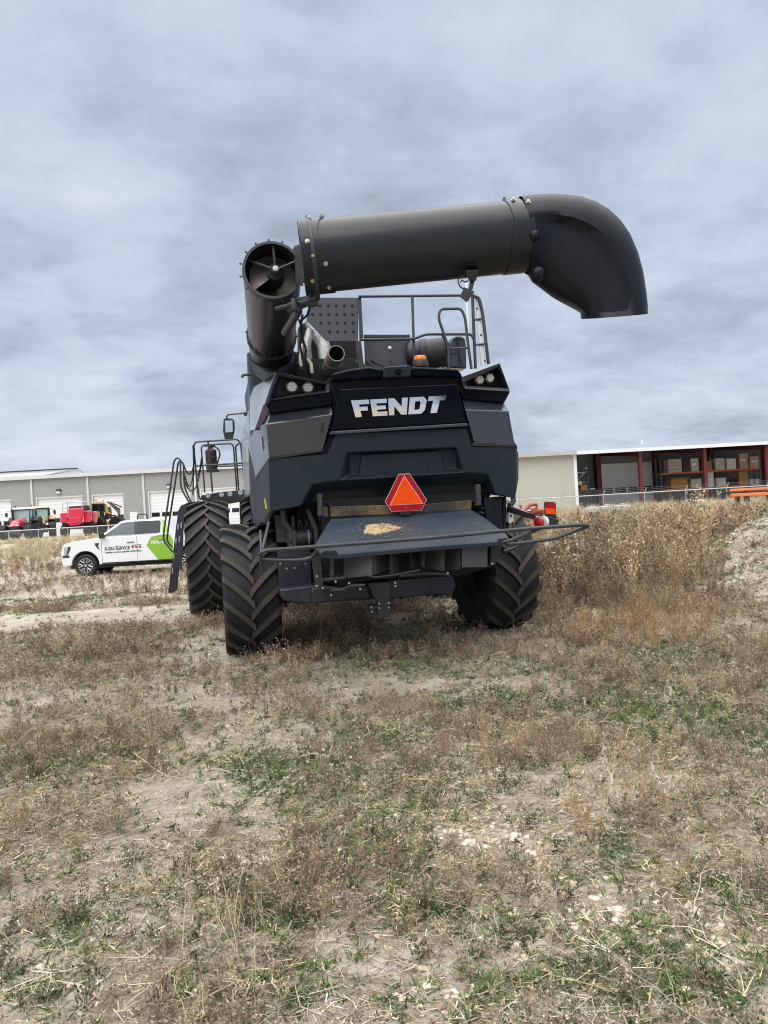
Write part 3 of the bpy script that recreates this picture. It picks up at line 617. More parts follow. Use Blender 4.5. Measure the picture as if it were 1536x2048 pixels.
# exhaust
mb = MB(); p0 = L(673, 706.5, -.75); d_ = Vector((.02, -1, .17)).normalized()
mb.lathe([(0, .085), (0, .094), (.02, .096), (.62, .096)], p0, -d_, 28, 0, False, False); mb.lathe([(0, .085), (.28, .084), (.28, 0)], p0, -d_, 28, 1, False, False)
ex = part(mb, 'exhaust_pipe', ['pipe', 'void'])
mb = MB(); mb.tube(fillet([p0 - d_ * .60, p0 - d_ * .75, L(648, 690, .35), L(630, 664, .4), L(622, 645, .5)], .15, 6), .085, 18)
mb.tube(fillet([L(616, 720, -.1), L(613, 690, -.1), L(620, 662, .0)], .1, 5), .05, 14)
part(mb, 'heat_shield', 'foil', 0, ex)
mb = MB(); mb.lathe([(.22, .0965), (.22, .104), (.26, .104), (.26, .0965)], p0, -d_, 28, 0, True); part(mb, 'pipe_clamp', 'pipe', 0, ex)
mb = MB()
for pts in (((616, 720, -.3), (622, 728, -.35), (624, 748, -.4)), ((602, 735, -.3), (600, 720, -.2), (604, 690, .1))): mb.tube([L(*p) for p in pts], .022, 8)
part(mb, 'coolant_pipe', 'pipe')

# --- sieve mouth, deck, chopper
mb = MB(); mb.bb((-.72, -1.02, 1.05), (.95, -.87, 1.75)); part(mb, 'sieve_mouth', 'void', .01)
mb = MB(); mb.slab(LP([(660, 1013), (662, 1034), (849, 1026), (943, 1019), (944, 1000), (850, 1008)], -1.22), .05); part(mb, 'sieve_edge', 'grainboard', .006)
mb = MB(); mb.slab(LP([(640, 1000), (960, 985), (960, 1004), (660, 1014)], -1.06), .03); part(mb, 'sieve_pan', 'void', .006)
mb = MB(); mb.slab(LP([(635.5, 988), (644, 987.5), (646, 1031), (637, 1033)], -1.3), .08); mb.slab(LP([(644.5, 1014), (655, 1013), (656.5, 1034), (646.5, 1034)], -1.27), .06); part(mb, 'deck_bracket', 'steel', .005)
mb = MB(); mb.slab(LP([(951.5, 969), (961, 968.5), (963, 1010), (953, 1012)], -1.3), .08); part(mb, 'deck_bracket', 'steel', .005)
mb = MB(); mb.slab(LP([(967, 996), (1004, 992), (1006, 1058), (1004, 1072), (972, 1040)], -1.0), .06); mb.slab(LP([(1006, 995), (1013, 992), (1013, 1068), (1006, 1068)], -.95), .3); part(mb, 'side_shield', 'slate', .01)
mb = MB()
Fr = [(661.5, 1038, -1.27), (724, 1035.5, -1.27), (884, 1025.5, -1.27), (942, 1018.8, -1.27)]
Mi = [(650, 1055, -1.5), (715, 1071, -1.72), (925, 1055, -1.72), (966.5, 1033, -1.45)]
Re = [(629.5, 1090, -1.9), (638, 1107, -2.02), (674, 1109.5, -2.03), (860, 1093, -2.03), (998, 1083.5, -2.02), (1018, 1075, -1.98), (1013.4, 1069, -1.88)]
vs = [L(*p) for p in Fr + Mi + Re]
# 0-3 front, 4-7 middle, 8-14 rear
mb.add(vs, [(0, 1, 5, 4), (1, 2, 6, 5), (2, 3, 7, 6), (4, 5, 10, 9, 8), (5, 6, 11, 10), (6, 7, 14, 13, 12), (6, 12, 11)])
o_ = len(mb.v); low = [p + Vector((0, .015, -.045)) for p in vs]; mb.add(low, [(4, 5, 1, 0), (5, 6, 2, 1), (6, 7, 3, 2), (8, 9, 10, 5, 4), (10, 11, 6, 5), (12, 13, 14, 7, 6), (11, 12, 6)])
rim_ = [0, 4, 8, 9, 10, 11, 12, 13, 14, 7, 3]
for a, b in zip(rim_, rim_[1:]): mb.add([vs[a], vs[b], low[b], low[a]], [(0, 1, 2, 3)])
mb.add([vs[0], vs[3], low[3], low[0]], [(0, 1, 2, 3)])
deck = part(mb, 'tail_deck', 'deck', .008)
mb = MB()
for pts in ([(640, 1109), (648, 1102), (672, 1101), (677, 1109)], [(996, 1082), (999, 1077), (1013, 1076), (1017, 1080)]): mb.slab(LP(pts, -2.035), .03)
part(mb, 'deck_latch', 'black', .003, deck)
mb = MB()
B1 = LP([(634, 1111), (1004, 1085), (1004, 1089), (991, 1131), (976, 1136), (930, 1150), (745, 1160), (650, 1176), (640, 1172)], -1.45)
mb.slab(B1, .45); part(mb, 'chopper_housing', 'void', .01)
mb = MB(); mb.slab(LP([(633.5, 1111), (641, 1110), (647, 1172), (686, 1176), (684, 1180), (641, 1176)], -1.98), .5); part(mb, 'housing_cheek', 'black', .006)
mb = MB(); mb.slab(LP([(982, 1090), (1005, 1088), (991, 1131), (979, 1131)], -1.7), .2); part(mb, 'housing_cheek', 'black', .006)
mb = MB(); mb.slab(LP([(641, 1157), (689, 1153), (689, 1158), (643, 1163)], -1.95), .4); part(mb, 'bottom_plate', 'steel', .004)
M['vane'] = mat('vane_paint', (.075, .080, .083), .5, .1, .12, 6, dust=.2)
def vane(a, y0a, y1a, b, y0b, y1b, Ya, Yb):
    m = MB(); P = [L(a, y0a, Ya), L(b, y0b, Yb), L(b, y1b, Yb), L(a, y1a, Ya)]; m.slab(P, (0, .012, 0)); part(m, 'spreader_vane', 'vane', .002)
vane(687.5, 1109, 1156, 744, 1106, 1152, -1.75, -1.95); vane(745, 1106, 1151, 779, 1104, 1138, -1.95, -1.65); vane(780, 1103, 1150, 797, 1101, 1143, -1.95, -1.6)
vane(822, 1101, 1136, 829, 1100, 1136, -1.9, -1.6); vane(833, 1100, 1120, 849, 1098, 1136, -1.6, -1.95); vane(852, 1098, 1136, 889, 1096, 1142, -1.6, -1.93)
vane(891, 1096, 1139, 921, 1094, 1139, -1.6, -1.93); vane(924, 1094, 1135, 975, 1091, 1134, -1.93, -1.85); vane(659, 1112, 1156, 668, 1112, 1155, -1.8, -1.8)
mb = MB(); mb.tube([L(x, y, -1.98) for x, y in ((660, 1180), (680, 1181), (700, 1172), (730, 1170))], .012, 6); mb.tube([L(x, y, -1.98) for x, y in ((730, 1150), (750, 1155), (790, 1150), (840, 1140))], .01, 6)
mb.tube([L(x, y, -1.9) for x, y in ((800, 1152), (850, 1147), (890, 1148), (900, 1152))], .01, 6)
part(mb, 'hydraulic_hose', 'steel')
for x, y in ((633, 1172), (645, 1176), (662, 1190), (720, 1178), (698, 1166), (790, 1165), (790.5, 1172), (671, 1163), (895, 1146), (984, 1127), (633.5, 1152), (560.5, 1127), (611, 1127), (573, 1137), (589, 1136)):
    stud('bolt', 'bolt', comb, [(0, .011), (.012, .010), (.012, 0)], L(x, y, -2.0 if x > 630 else -1.0), (0, -1, 0), 8)
# rear axle and frame
mb = MB(); mb.bb((-1.25, -.16, .62), (1.25, .18, .92)); mb.box((0, 0, .78), (.5, .5, .35)); part(mb, 'rear_axle', 'void', .015)
mb = MB(); mb.slab(LP([(556, 1097), (622, 1096), (624, 1176), (560, 1184)], -.95), .5); part(mb, 'side_box', 'navy', .01)
mb = MB(); mb.slab(LP([(560, 1180), (622, 1172), (905, 1150), (912, 1172), (905, 1187), (800, 1195), (624, 1207), (566, 1201)], -1.3), .4); mb.slab(LP([(624, 1176), (737, 1170), (740, 1196), (624, 1206)], -1.36), .06); part(mb, 'cross_beam', 'navy', .01)
mb = MB(); mb.slab(LP([(735, 1166), (781, 1163), (780, 1200), (752, 1201)], -1.45), .2); hb = part(mb, 'hitch', 'steel', .008)
mb = MB(); mb.slab(LP([(755, 1200), (780, 1199), (781, 1226), (776, 1234), (766, 1233), (756, 1228)], -1.45), .08); mb.slab(LP([(739, 1212), (750, 1209), (752, 1224), (741, 1227)], -1.4), .1); mb.tube([L(750, 1216, -1.38), L(757, 1212, -1.38)], .03, 8)
part(mb, 'hitch_bracket', 'steel', .006, hb)
for x, y in ((758, 1207), (777, 1206), (758.5, 1216), (777.5, 1215), (742.5, 1214), (743.5, 1223)): stud('hitch_bolt', 'bolt', hb, [(0, .012), (.012, .010), (.012, 0)], L(x, y, -1.455), (0, -1, 0), 8)
# left under-hood clutter
mb = MB()
mb.tube([L(565, 1020, -.9), L(569, 1045, -.9), L(583, 1062, -.9), L(583, 1092, -.9)], .035, 8); mb.tube([L(586, 1032, -.85), L(588, 1068, -.85)], .022, 8)
mb.slab(LP([(551, 1030), (575, 1030), (578, 1085), (555, 1085)], -.7), .2)
part(mb, 'lift_arm', 'rail', .004)
mb = MB(); mb.lathe([(-.12, 0), (-.12, .09), (.14, .09), (.14, 0)], L(597, 1076, -.85), (1, .1, 0), 20); mb.slab(LP([(585, 1062), (592, 1061), (594, 1092), (587, 1093)], -.96), .05); part(mb, 'hydraulic_motor', 'steel', .006)
mb = MB(); mb.ring(L(615, 1075, -.85), (1, .1, 0), .09, .015, .02, 20); part(mb, 'motor_seal', 'silver')
mb = MB()
for i in range(9):
    x = 600 + i * 5 + rng.uniform(-3, 3); mb.tube([L(x - 6, 1015, -.8), L(x + rng.uniform(-6, 6), 1040, -.9), L(x + rng.uniform(-8, 14), 1075, -.85), L(x + 8, 1100, -.8)], .012, 6)
mb.tube([L(615, 1020, -.95), L(632, 1058, -1.0), L(634, 1090, -1.0)], .03, 8)
part(mb, 'hose_bundle', 'black')
mb = MB(); mb.bb((-.95, -.8, 1.0), (-.6, -.5, 1.75)); part(mb, 'frame_upright', 'void')

# guard bars round the back
rB = .019
mb = MB()
mb.tube(fillet([L(1074, 1082, -2.05), L(1109.5, 1077, -2.1), L(1150, 1062, -2.15), L(1180, 1051.5, -2.18), L(1163, 1049.5, -2.2), L(1074, 1056, -2.12), L(1004, 1062, -2.1), L(860, 1076, -2.1), L(640.6, 1092.5, -2.1), L(533, 1100.7, -2.1), L(520, 1106, -2.1), L(521, 1119, -2.0), L(523, 1132, -1.95), L(525, 1139, -1.9)], .06, 5), rB, 10)
mb.tube(fillet([L(521.5, 1119, -2.0), L(560, 1121.5, -1.95), L(603, 1120.6, -1.9), L(625, 1115, -1.9), L(636, 1098, -2.05)], .06), rB * .95, 10)
mb.tube(fillet([L(1013, 1089.5, -2.0), L(1040, 1087, -2.0), L(1074, 1082, -2.05)], .05), rB, 10)
mb.tube([L(1000, 1084, -2.0), L(1022, 1081, -2.05), L(1079, 1057, -2.1)], rB * 1.1, 10)
mb.tube([L(521, 1062, -1.6), L(523, 1104, -2.05)], rB * .7, 8); mb.tube([L(538, 1045, -1.5), L(527, 1090, -1.95), L(524, 1112, -2.0)], rB * .8, 8)
part(mb, 'guard_bar', 'rail')
mb = MB(); mb.tube([L(1026, 1046, -1.2), L(1031, 1066, -1.4), L(1039, 1092, -1.6), L(1007, 1104, -1.7)], .02, 6); part(mb, 'bar_bracket', 'black', .002)
# slow-moving-vehicle triangle
mb = MB(); hx = [(797.5, 948), (819, 947), (853.8, 1000), (843, 1021), (783, 1023.5), (770, 1003)]
mb.slab(LP(hx, -1.34), .006); smv = part(mb, 'slow_vehicle_triangle', 'white', 0)
cxm, cym = 811, 992
mb = MB(); mb.slab(LP([(cxm + (x - cxm) * .98, cym + (y - cym) * .98) for x, y in hx], -1.3435), .003); part(mb, 'red_border', 'redref', 0, smv)
mb = MB(); mb.slab(LP([(808.6, 951.0), (779.3, 1011.0), (846.7, 1007.3)], -1.3465), .0028); part(mb, 'white_outline', 'white', 0, smv)
mb = MB(); mb.slab(LP([(808.7, 952.5), (780.5, 1010.2), (845.5, 1006.6)], -1.349), .0024); part(mb, 'orange_centre', 'orange', 0, smv)
for x, y in ((809.5, 967.5), (811, 1000), (812.5, 1015.5)): stud('rivet', 'orange', smv, [(0, .010), (.006, .008), (.006, 0)], L(x, y, -1.350), (0, -1, 0), 10)
mb = MB(); mb.slab(LP([(800, 990), (822, 990), (822, 1030), (800, 1030)], -1.33), .04); part(mb, 'triangle_bracket', 'black', 0, smv)
# outrigger tail light
mb = MB(); mb.hexa([L(1013, 1012, -1.0), L(1019, 1010, -1.0), L(1019, 1024, -1.0), L(1013, 1024, -1.0)], [L(1070, 1029, -1.5), L(1078, 1034, -1.5), L(1078, 1042, -1.5), L(1070, 1040, -1.5)])
arm = part(mb, 'lamp_arm', 'black', .004)
mb = MB(); mb.slab([L(1028, 1014.5, -1.03), L(1076, 1034, -1.49), L(1071, 1035.2, -1.49), L(1026, 1018.5, -1.03)], (0, -.05, .0)); part(mb, 'arm_edge', 'white', 0, arm)
mb = MB(); mb.slab(LP([(1080, 1036), (1092, 1033.5), (1104, 1033.5), (1110, 1037), (1118, 1039), (1118, 1051), (1082, 1055)], -1.62), .12); lh = part(mb, 'tail_lamp_body', 'black', .012, arm)
mb = MB(); dl = Vector((-.92, -.38, 0)); mb.lathe([(0, .062), (.035, .06), (.042, .045), (.045, 0)], L(1080, 1044.5, -1.63), dl, 24); part(mb, 'tail_lamp', 'redlens', .003, arm)
mb = MB(); mb.lathe([(-.03, .061), (.005, .061)], L(1086, 1044, -1.61), dl, 24); part(mb, 'lamp_rim', 'white', 0, arm)
mb = MB(); mb.slab(LP([(1091.5, 1003), (1108, 1004), (1112, 1006.5), (1113.5, 1037), (1091, 1035), (1089, 1006)], -1.6), .02); rp_ = part(mb, 'reflector_plate', 'black', .004, arm)
mb = MB(); mb.slab(LP([(1091, 1005), (1110.5, 1006), (1111, 1017), (1091, 1015.5)], -1.603), .004); part(mb, 'red_reflector', 'redref', 0, arm)
mb = MB(); mb.slab(LP([(1091, 1016), (1111, 1017.3), (1111.5, 1029), (1091.3, 1027)], -1.603), .004); part(mb, 'orange_reflector', 'orange', 0, arm)
mb = MB(); mb.slab(LP([(1012, 1000), (1018, 1000), (1021, 1018), (1026, 1022), (1028, 1044), (1018, 1047), (1017, 1020)], -.95), .02); bw = part(mb, 'bracket_strip', 'white', .003)
mb = MB(); mb.box(L(1022, 1032, -.952), (.02, .004, .03)); part(mb, 'bracket_hole', 'void', 0, bw)
mb = MB(); mb.tube([L(1026, 990, -.9), L(1027, 1002, -.95), L(1020, 1012, -1.0)], .03, 8); part(mb, 'cable', 'black')

# --- left platform, rails, ladder
ZP = 12.9
mb = MB(); mb.slab([C(x, y, ZP) for x, y in ((401, 994), (405, 990), (440, 984), (505, 978), (505, 987), (505, 998), (460, 1006), (440, 1003), (404, 1000))], (0, 1.2, 0))
plat = part(mb, 'access_platform', 'black', .006)
for x, y in ((416, 991), (443, 989), (460, 987.5), (481, 985)):
    stud('platform_hole', 'silver', plat, [(0, .042), (.004, .042), (.004, 0)], C(x, y, ZP - .004), CMI.to_3x3() @ Vector((0, -1, 0)), 16)
rp = .015
mb = MB()
mb.tube(fillet([C(402, 1000, ZP), C(397, 992, ZP), C(387, 893, ZP), C(391, 884, ZP), C(474, 878.5, ZP), C(481, 886, ZP), C(490.6, 980, ZP)], .12, 6), rp, 8)
mb.tube([C(391, 932, ZP), C(486, 926, ZP)], rp, 8); mb.tube([C(416, 884, ZP), C(425, 985, ZP)], rp, 8)
part(mb, 'platform_rail', 'rail', 0, plat)
Z2 = ZP + 1.0; mb = MB()
mb.tube(fillet([C(409.5, 985, Z2), C(402.5, 895, Z2), C(407, 890, Z2), C(463, 887, Z2), C(467, 893, Z2), C(473.6, 982, Z2)], .12, 6), rp, 8)
mb.tube(fillet([C(477.5, 982, Z2), C(471, 893, Z2), C(476, 887.5, Z2), C(510, 886, Z2)], .12, 6), rp, 8); mb.tube([C(432, 933, Z2), C(505, 930, Z2)], rp, 8)
part(mb, 'platform_rail', 'rail', 0, plat)
ZL = 12.3
mb = MB()
mb.tube(fillet([C(345, 1104, ZL), C(326.5, 1081, ZL), C(328, 1060, ZL), C(348, 922, ZL), C(354, 915, ZL), C(361, 920, ZL)], .12, 7), rp, 8)
mb.tube(fillet([C(344, 1094, ZL + .1), C(333.5, 1082, ZL + .1), C(336, 1060, ZL + .1), C(356, 927, ZL + .1), C(360, 921, ZL + .1), C(367, 927, ZL + .1), C(368.5, 975, ZL + .1), C(383, 1006, ZL + .1)], .12, 7), rp, 8)
mb.tube(fillet([C(361, 920, ZL), C(361, 975, ZL), C(379, 1006, ZL)], .1), rp, 8)
lg = part(mb, 'ladder_rail', 'rail')
mb = MB(); mb.slab([C(x, y, ZL) for x, y in ((372, 1007), (362, 1011), (356.5, 1021), (352.5, 1050), (336.5, 1184), (338, 1187), (350, 1183), (355, 1179), (359, 1132), (366, 1112), (367, 1060), (374, 1012))], (0, .04, 0))
ls = part(mb, 'ladder_side', 'navy', .003, lg)
for x, y in ((356.3, 1053), (362.5, 1050), (352, 1081), (359, 1078), (345, 1141), (347.5, 1112)):
    mb = MB(); mb.slab([C(a, b, ZL - .004) for a, b in ((x - 1.1, y - 5.5), (x + 1.3, y - 6), (x + .9, y + 5.5), (x - 1.6, y + 6))], (0, -.003, 0)); part(mb, 'slot', 'silver', 0, lg)
mb = MB()
def sag(a, b, drop, n=12):
    A = C(a[0], a[1], ZL + .2); B = C(b[0], b[1], ZP - .02); return [A.lerp(B, i / n) - Vector((0, 0, drop * 4 * (i / n) * (1 - i / n))) for i in range(n + 1)]
for a, b, d in (((367, 928), (389, 920), .2), ((369, 950), (389, 905), .35), ((369, 962), (403, 925), .3), ((389, 895), (386, 990), -.05), ((386, 890), (388, 950), .0), ((403, 915), (392, 950), .1)):
    mb.tube(sag(a, b, d), .011, 6)
part(mb, 'safety_chain', 'black', 0, plat)
# mirror
mb = MB(); ZM = 13.6
mp = [(447, 838), (451, 836), (464, 836.5), (469, 841), (469.5, 858), (466, 877), (450, 878), (446, 862)]
mb.slab([C(x, y, ZM) for x, y in mp], (0, .1, 0)); mr = part(mb, 'mirror', 'black', .015)
mb = MB(); mb.slab([C(x, y, ZM - .02) for x, y in ((450, 841), (465, 841), (465.5, 864), (451, 865))], (0, .02, 0)); part(mb, 'mirror_glass', 'mirror', 0, mr)
mb = MB(); mb.tube(fillet([C(453, 838, ZM), C(454.5, 829.5, ZM), C(498, 825.5, ZM), C(520, 824, ZM)], .05), .014, 8); mb.slab([C(x, y, ZM) for x, y in ((487, 824), (498, 824), (498, 832), (488, 831))], (0, .06, 0)); part(mb, 'mirror_arm', 'rail', 0, mr)

# --- loose things on the combine
mb = MB(); ZE = 13.2
def CW(px, py, Z): return W(px, py, Z)
ext = thing('fire_extinguisher', 'dull red fire extinguisher with a black hose strapped to the platform rail', 'fire extinguisher', W(424, 942, ZE))
EI = Matrix.Translation(-W(424, 942, ZE))
def EP(px, py, dz=0): return EI @ W(px, py, ZE + dz)
ax_ = (EP(421, 898) - EP(424, 942)).normalized(); hgt = (EP(421, 898) - EP(424, 942)).length
mb.lathe([(0, .08), (.02, .095), (hgt * .92, .095), (hgt, .06), (hgt, 0)], (0, 0, 0), ax_, 20); mb.build('cylinder', M['extred'], ext, .004)
mb = MB(); mb.lathe([(hgt, .04), (hgt + .07, .035), (hgt + .07, 0)], (0, 0, 0), ax_, 12); mb.bb(EP(418, 893) - Vector((.08, .02, .0)), EP(418, 893) + Vector((.1, .02, .03))); mb.build('valve', M['black'], ext)
mb = MB(); mb.tube([EP(x, y) for x, y in ((421, 894), (430, 893), (438, 900), (440, 910), (436, 922), (434, 932))], .013, 8); mb.build('hose', M['black'], ext)
mb = MB(); mb.slab([EP(x, y, -.11) for x, y in ((413, 940), (433, 938), (434, 943), (413, 944))], (0, .22, 0)); mb.slab([EP(x, y, -.1) for x, y in ((411, 914), (429, 912), (429, 917), (411, 918))], (0, .2, 0)); mb.slab([EP(x, y, .09) for x, y in ((413, 900), (431, 899), (434, 944), (414, 944))], (0, .03, 0))
mb.build('bracket', M['black'], ext, .004)
# chaff heap lying on the deck
def heap(name, outline, Yf, hgt, label):
    m = MB(); pts = [CM @ L(x, y, Yf(x, y)) for x, y in outline]; c = sum(pts, Vector()) / len(pts); nrg = 7; vs = []; n = len(pts) * 4; dense = []
    for i in range(len(pts)):
        for k in range(4): dense.append(pts[i].lerp(pts[(i + 1) % len(pts)], k / 4))
    for r0 in range(nrg):
        t = r0 / (nrg - 1)
        for p in dense:
            q = p.lerp(c, t * .97); q = q + Vector((rng.uniform(-.012, .012), rng.uniform(-.012, .012), hgt * math.sin(t * math.pi / 2) * (.6 + .8 * rng.random()) + (.006 if t > 0 else -.004)))
            vs.append(q)
    m.add(vs, [(r0 * n + k, r0 * n + (k + 1) % n, (r0 + 1) * n + (k + 1) % n, (r0 + 1) * n + k) for r0 in range(nrg - 1) for k in range(n)] + [tuple((nrg - 1) * n + k for k in range(n))])
    mt = mat(name + '_straw', (.50, .37, .20), .9, 0, .8, 60, bump=1.0, bscale=90)
    o = m.build(name, mt, None, 0, 0); o['kind'] = 'stuff'; return o
pl_n = [L(*p) for p in ((724, 1035.5, -1.27), (884, 1025.5, -1.27), (715, 1071, -1.72))]
nrm = (pl_n[1] - pl_n[0]).cross(pl_n[2] - pl_n[0]).normalized()
def deckY(px, py):
    Mi_ = CMI; o = Mi_ @ EYEV; d = Mi_.to_3x3() @ ray(px, py); t = (pl_n[0] - o).dot(nrm) / d.dot(nrm); return (o + d * t).y
heap('chaff', [(725, 1066), (731, 1051), (748, 1050), (766, 1048.5), (780, 1050), (795, 1053), (809, 1057), (790, 1062), (772, 1066), (750, 1069)], deckY, .03, '')

mb = MB()
for i in range(420):
    px, py = (rng.uniform(640, 985), rng.uniform(1030, 1098)) if i < 170 else (765 + rng.normal() * 32, 1059 + rng.normal() * 9); w_ = (py - 1025) / 70
    if not (662 - 30 * w_ < px < 945 + 60 * w_) or py > 1107 - (px - 640) * .082: continue
    p = CM @ L(px, py, deckY(px, py)); a = rng.uniform(0, 6.28); r = rng.uniform(.003, .011); zt = .006
    mb.add([p + Vector((math.cos(a) * r, math.sin(a) * r * 2, zt)), p + Vector((-math.sin(a) * r * .6, math.cos(a) * r, zt + .004)), p + Vector((-math.cos(a) * r, -math.sin(a) * r * 2, zt)), p + Vector((math.sin(a) * r * .6, -math.cos(a) * r, zt + .004))], [(0, 1, 2, 3)])
o = mb.build('chaff_flecks', mat('pale_fleck', (.60, .52, .40), .9), None, 0, 0); o['kind'] = 'stuff'

# ------------------------------------------------------------------ terrain height
def vnoise(x, y, seed=0):
    xi = np.floor(x).astype(np.int64); yi = np.floor(y).astype(np.int64); fx = x - xi; fy = y - yi
    def h(a, b):
        n = (a * 374761393 + b * 668265263 + seed * 974634777) & 0xffffffff
        n = ((n ^ (n >> 13)) * 1274126177) & 0xffffffff; n = n ^ (n >> 16); return (n & 0xffff) / 65535.0
    ux = fx * fx * (3 - 2 * fx); uy = fy * fy * (3 - 2 * fy)
    return (h(xi, yi) * (1 - ux) + h(xi + 1, yi) * ux) * (1 - uy) + (h(xi, yi + 1) * (1 - ux) + h(xi + 1, yi + 1) * ux) * uy
def fbm(x, y, sc, oct=4, seed=0, gain=.5):
    x = np.asarray(x, float) * sc; y = np.asarray(y, float) * sc; t = 0; a = 1; s = 0
    for o in range(oct): t = t + a * vnoise(x + 17.3 * o, y - 9.1 * o, seed + o); s += a; a *= gain; x = x * 2.03; y = y * 2.03
    return t / s
MOUND = (9.45, 13.2)
def mound_h(x, y):
    d = np.hypot((x - MOUND[0]), (y - MOUND[1]) * .8) + (fbm(x, y, .7, 3, 5) - .5) * 1.3
    return 1.28 * smooth01((4.75 - d) / 3.6)
def H(x, y, fine=True):
    x = np.asarray(x, float); y = np.asarray(y, float)
    z = .40 * smooth01((y - 44) / 13)
    z = z - .27 * np.exp(-((x + 10) / 9) ** 2 - ((y - 27.5) / 8) ** 2)
    z = z + .50 * np.exp(-((y - 24) / 9) ** 2) * smooth01((x - 3.0) / 4)
    z = z + mound_h(x, y)
    if fine:
        k = np.exp(-np.maximum(y - 25, 0) / 20)
        z = z + k * ((fbm(x, y, .8, 3, 2) - .5) * .13 + (fbm(x, y, 4.5, 3, 8) - .5) * .045)
    return z
def HZ(x, y): return float(H(np.array([x]), np.array([y]))[0])

# ------------------------------------------------------------------ the long grey workshop
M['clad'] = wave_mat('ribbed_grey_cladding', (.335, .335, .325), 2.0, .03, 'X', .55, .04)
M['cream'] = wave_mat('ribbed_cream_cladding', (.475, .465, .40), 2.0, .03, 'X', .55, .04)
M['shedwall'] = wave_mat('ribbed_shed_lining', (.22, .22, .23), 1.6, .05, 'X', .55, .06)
M['door'] = wave_mat('white_door_panel', (.76, .77, .78), .85, .03, 'Z', .45, .03)
M['greydoor'] = wave_mat('pale_door_panel', (.86, .87, .87), .85, .03, 'Z', .45, .03)
M['roof'] = wave_mat('pale_metal_roof', (.46, .47, .48), 1.6, .05, 'X', .5, .05, .0)
M['trimw'] = mat('pale_trim', (.62, .62, .60), .5, 0, .05, 1)
M['glass'] = mat('dark_glass', (.012, .016, .02), .08, 0, .2, .5, coat=.3)
M['redsteel'] = mat('red_oxide_steel', (.11, .015, .016), .5, 0, .15, 1.5)
M['rackorange'] = mat('orange_rack_paint', (.60, .12, .035), .5, 0, .2, 1.5)
M['beamorange'] = mat('bright_orange_paint', (.80, .22, .05), .5, 0, .15, 1)
M['rackgreen'] = mat('green_rack_paint', (.055, .13, .125), .5, 0, .2, 2)
M['concrete'] = mat('pale_concrete', (.50, .48, .44), .85, 0, .15, 2)
M['galv'] = mat('galvanised_steel', (.50, .52, .53), .42, .5, .12, 3)
BM = TM((0, 88, 0), R(4))
def PB(px, py, Y=0.0): return onplane(BM, px, py, Y)
shop = thing('workshop_building', 'long grey metal workshop with white overhead doors and pale downspouts', 'building', (0, 88, 0), R(4))
def bpart(mb, name, m, parent, bevel=0): return mb.build(name, M[m] if isinstance(m, str) else m, parent, bevel)
ez = PB(180, 947.5).z; xl, xr_ = PB(-170, 1000).x, PB(770, 1000).x
doors = [(-58, 21, 1001), (74, 164, 996), (185.5, 246, 990.5), (298, 381, 984), (402, 478, 979), (520, 600, 975), (640, 720, 970)]
dl = [(PB(a, y).x, PB(b, y).x, PB((a + b) / 2, y).z) for a, b, y in doors]
dz_ = sum(d[2] for d in dl[:5]) / 5
mb = MB(); mb.bb((xl, 0, dz_), (xr_, .25, ez)); c_ = xl
for a, b, _ in dl: mb.bb((c_, 0, -.2), (a, .25, dz_)); c_ = b
mb.bb((c_, 0, -.2), (xr_, .25, dz_))
bpart(mb, 'front_wall', 'clad', shop)
mb = MB(); mb.bb((xl, .25, -.2), (xl + .25, 24, ez)); bpart(mb, 'end_wall', 'clad', shop)
mb = MB(); mb.bb((xr_ - .25, .25, -.2), (xr_, 24, ez)); bpart(mb, 'end_wall', 'clad', shop)
mb = MB(); mb.bb((xl + .25, 23.75, -.2), (xr_ - .25, 24, ez)); bpart(mb, 'back_wall', 'clad', shop)
xs_ = PB(154, 940, 12).x; rz_ = PB(80, 943.5, 12).z
mb = MB(); mb.hexa([(xl, -.25, ez), (xs_, -.25, ez), (xs_, 12, rz_), (xl, 12, rz_)], [(xl, -.25, ez + .12), (xs_, -.25, ez + .12), (xs_, 12, rz_ + .12), (xl, 12, rz_ + .12)])
mb.hexa([(xl, 12, rz_), (xs_, 12, rz_), (xs_, 24.2, ez), (xl, 24.2, ez)], [(xl, 12, rz_ + .12), (xs_, 12, rz_ + .12), (xs_, 24.2, ez + .12), (xl, 24.2, ez + .12)])
mb.hexa([(xs_, -.25, ez), (xr_, -.25, ez), (xr_, 12, ez + .55), (xs_, 12, ez + .55)], [(xs_, -.25, ez + .12), (xr_, -.25, ez + .12), (xr_, 12, ez + .67), (xs_, 12, ez + .67)])
mb.hexa([(xs_, 12, ez + .55), (xr_, 12, ez + .55), (xr_, 24.2, ez), (xs_, 24.2, ez)], [(xs_, 12, ez + .67), (xr_, 12, ez + .67), (xr_, 24.2, ez + .12), (xs_, 24.2, ez + .12)])
rf = bpart(mb, 'roof', 'roof', shop)
mb = MB(); mb.slab([(xs_ - .2, .26, ez - .01), (xs_ - .2, 23.7, ez - .01), (xs_ - .2, 12, rz_ - .01)], (.19, 0, 0)); bpart(mb, 'gable', 'trimw', shop)
mb = MB(); mb.bb((xl, 11.9, rz_ + .125), (xs_ + .1, 12.1, rz_ + .26)); bpart(mb, 'ridge_cap', 'steel', shop)
mb = MB(); mb.bb((xl, -.42, ez - .28), (xr_, -.26, ez + .1)); bpart(mb, 'gutter', 'trimw', shop)
for px in (-50, 63.5, 176, 287.5, 391, 500, 610):
    mb = MB(); x = PB(px, 980).x; mb.bb((x - .11, -.16, -.1), (x + .11, -.005, ez - .29)); bpart(mb, 'downspout', 'trimw', shop, .02)
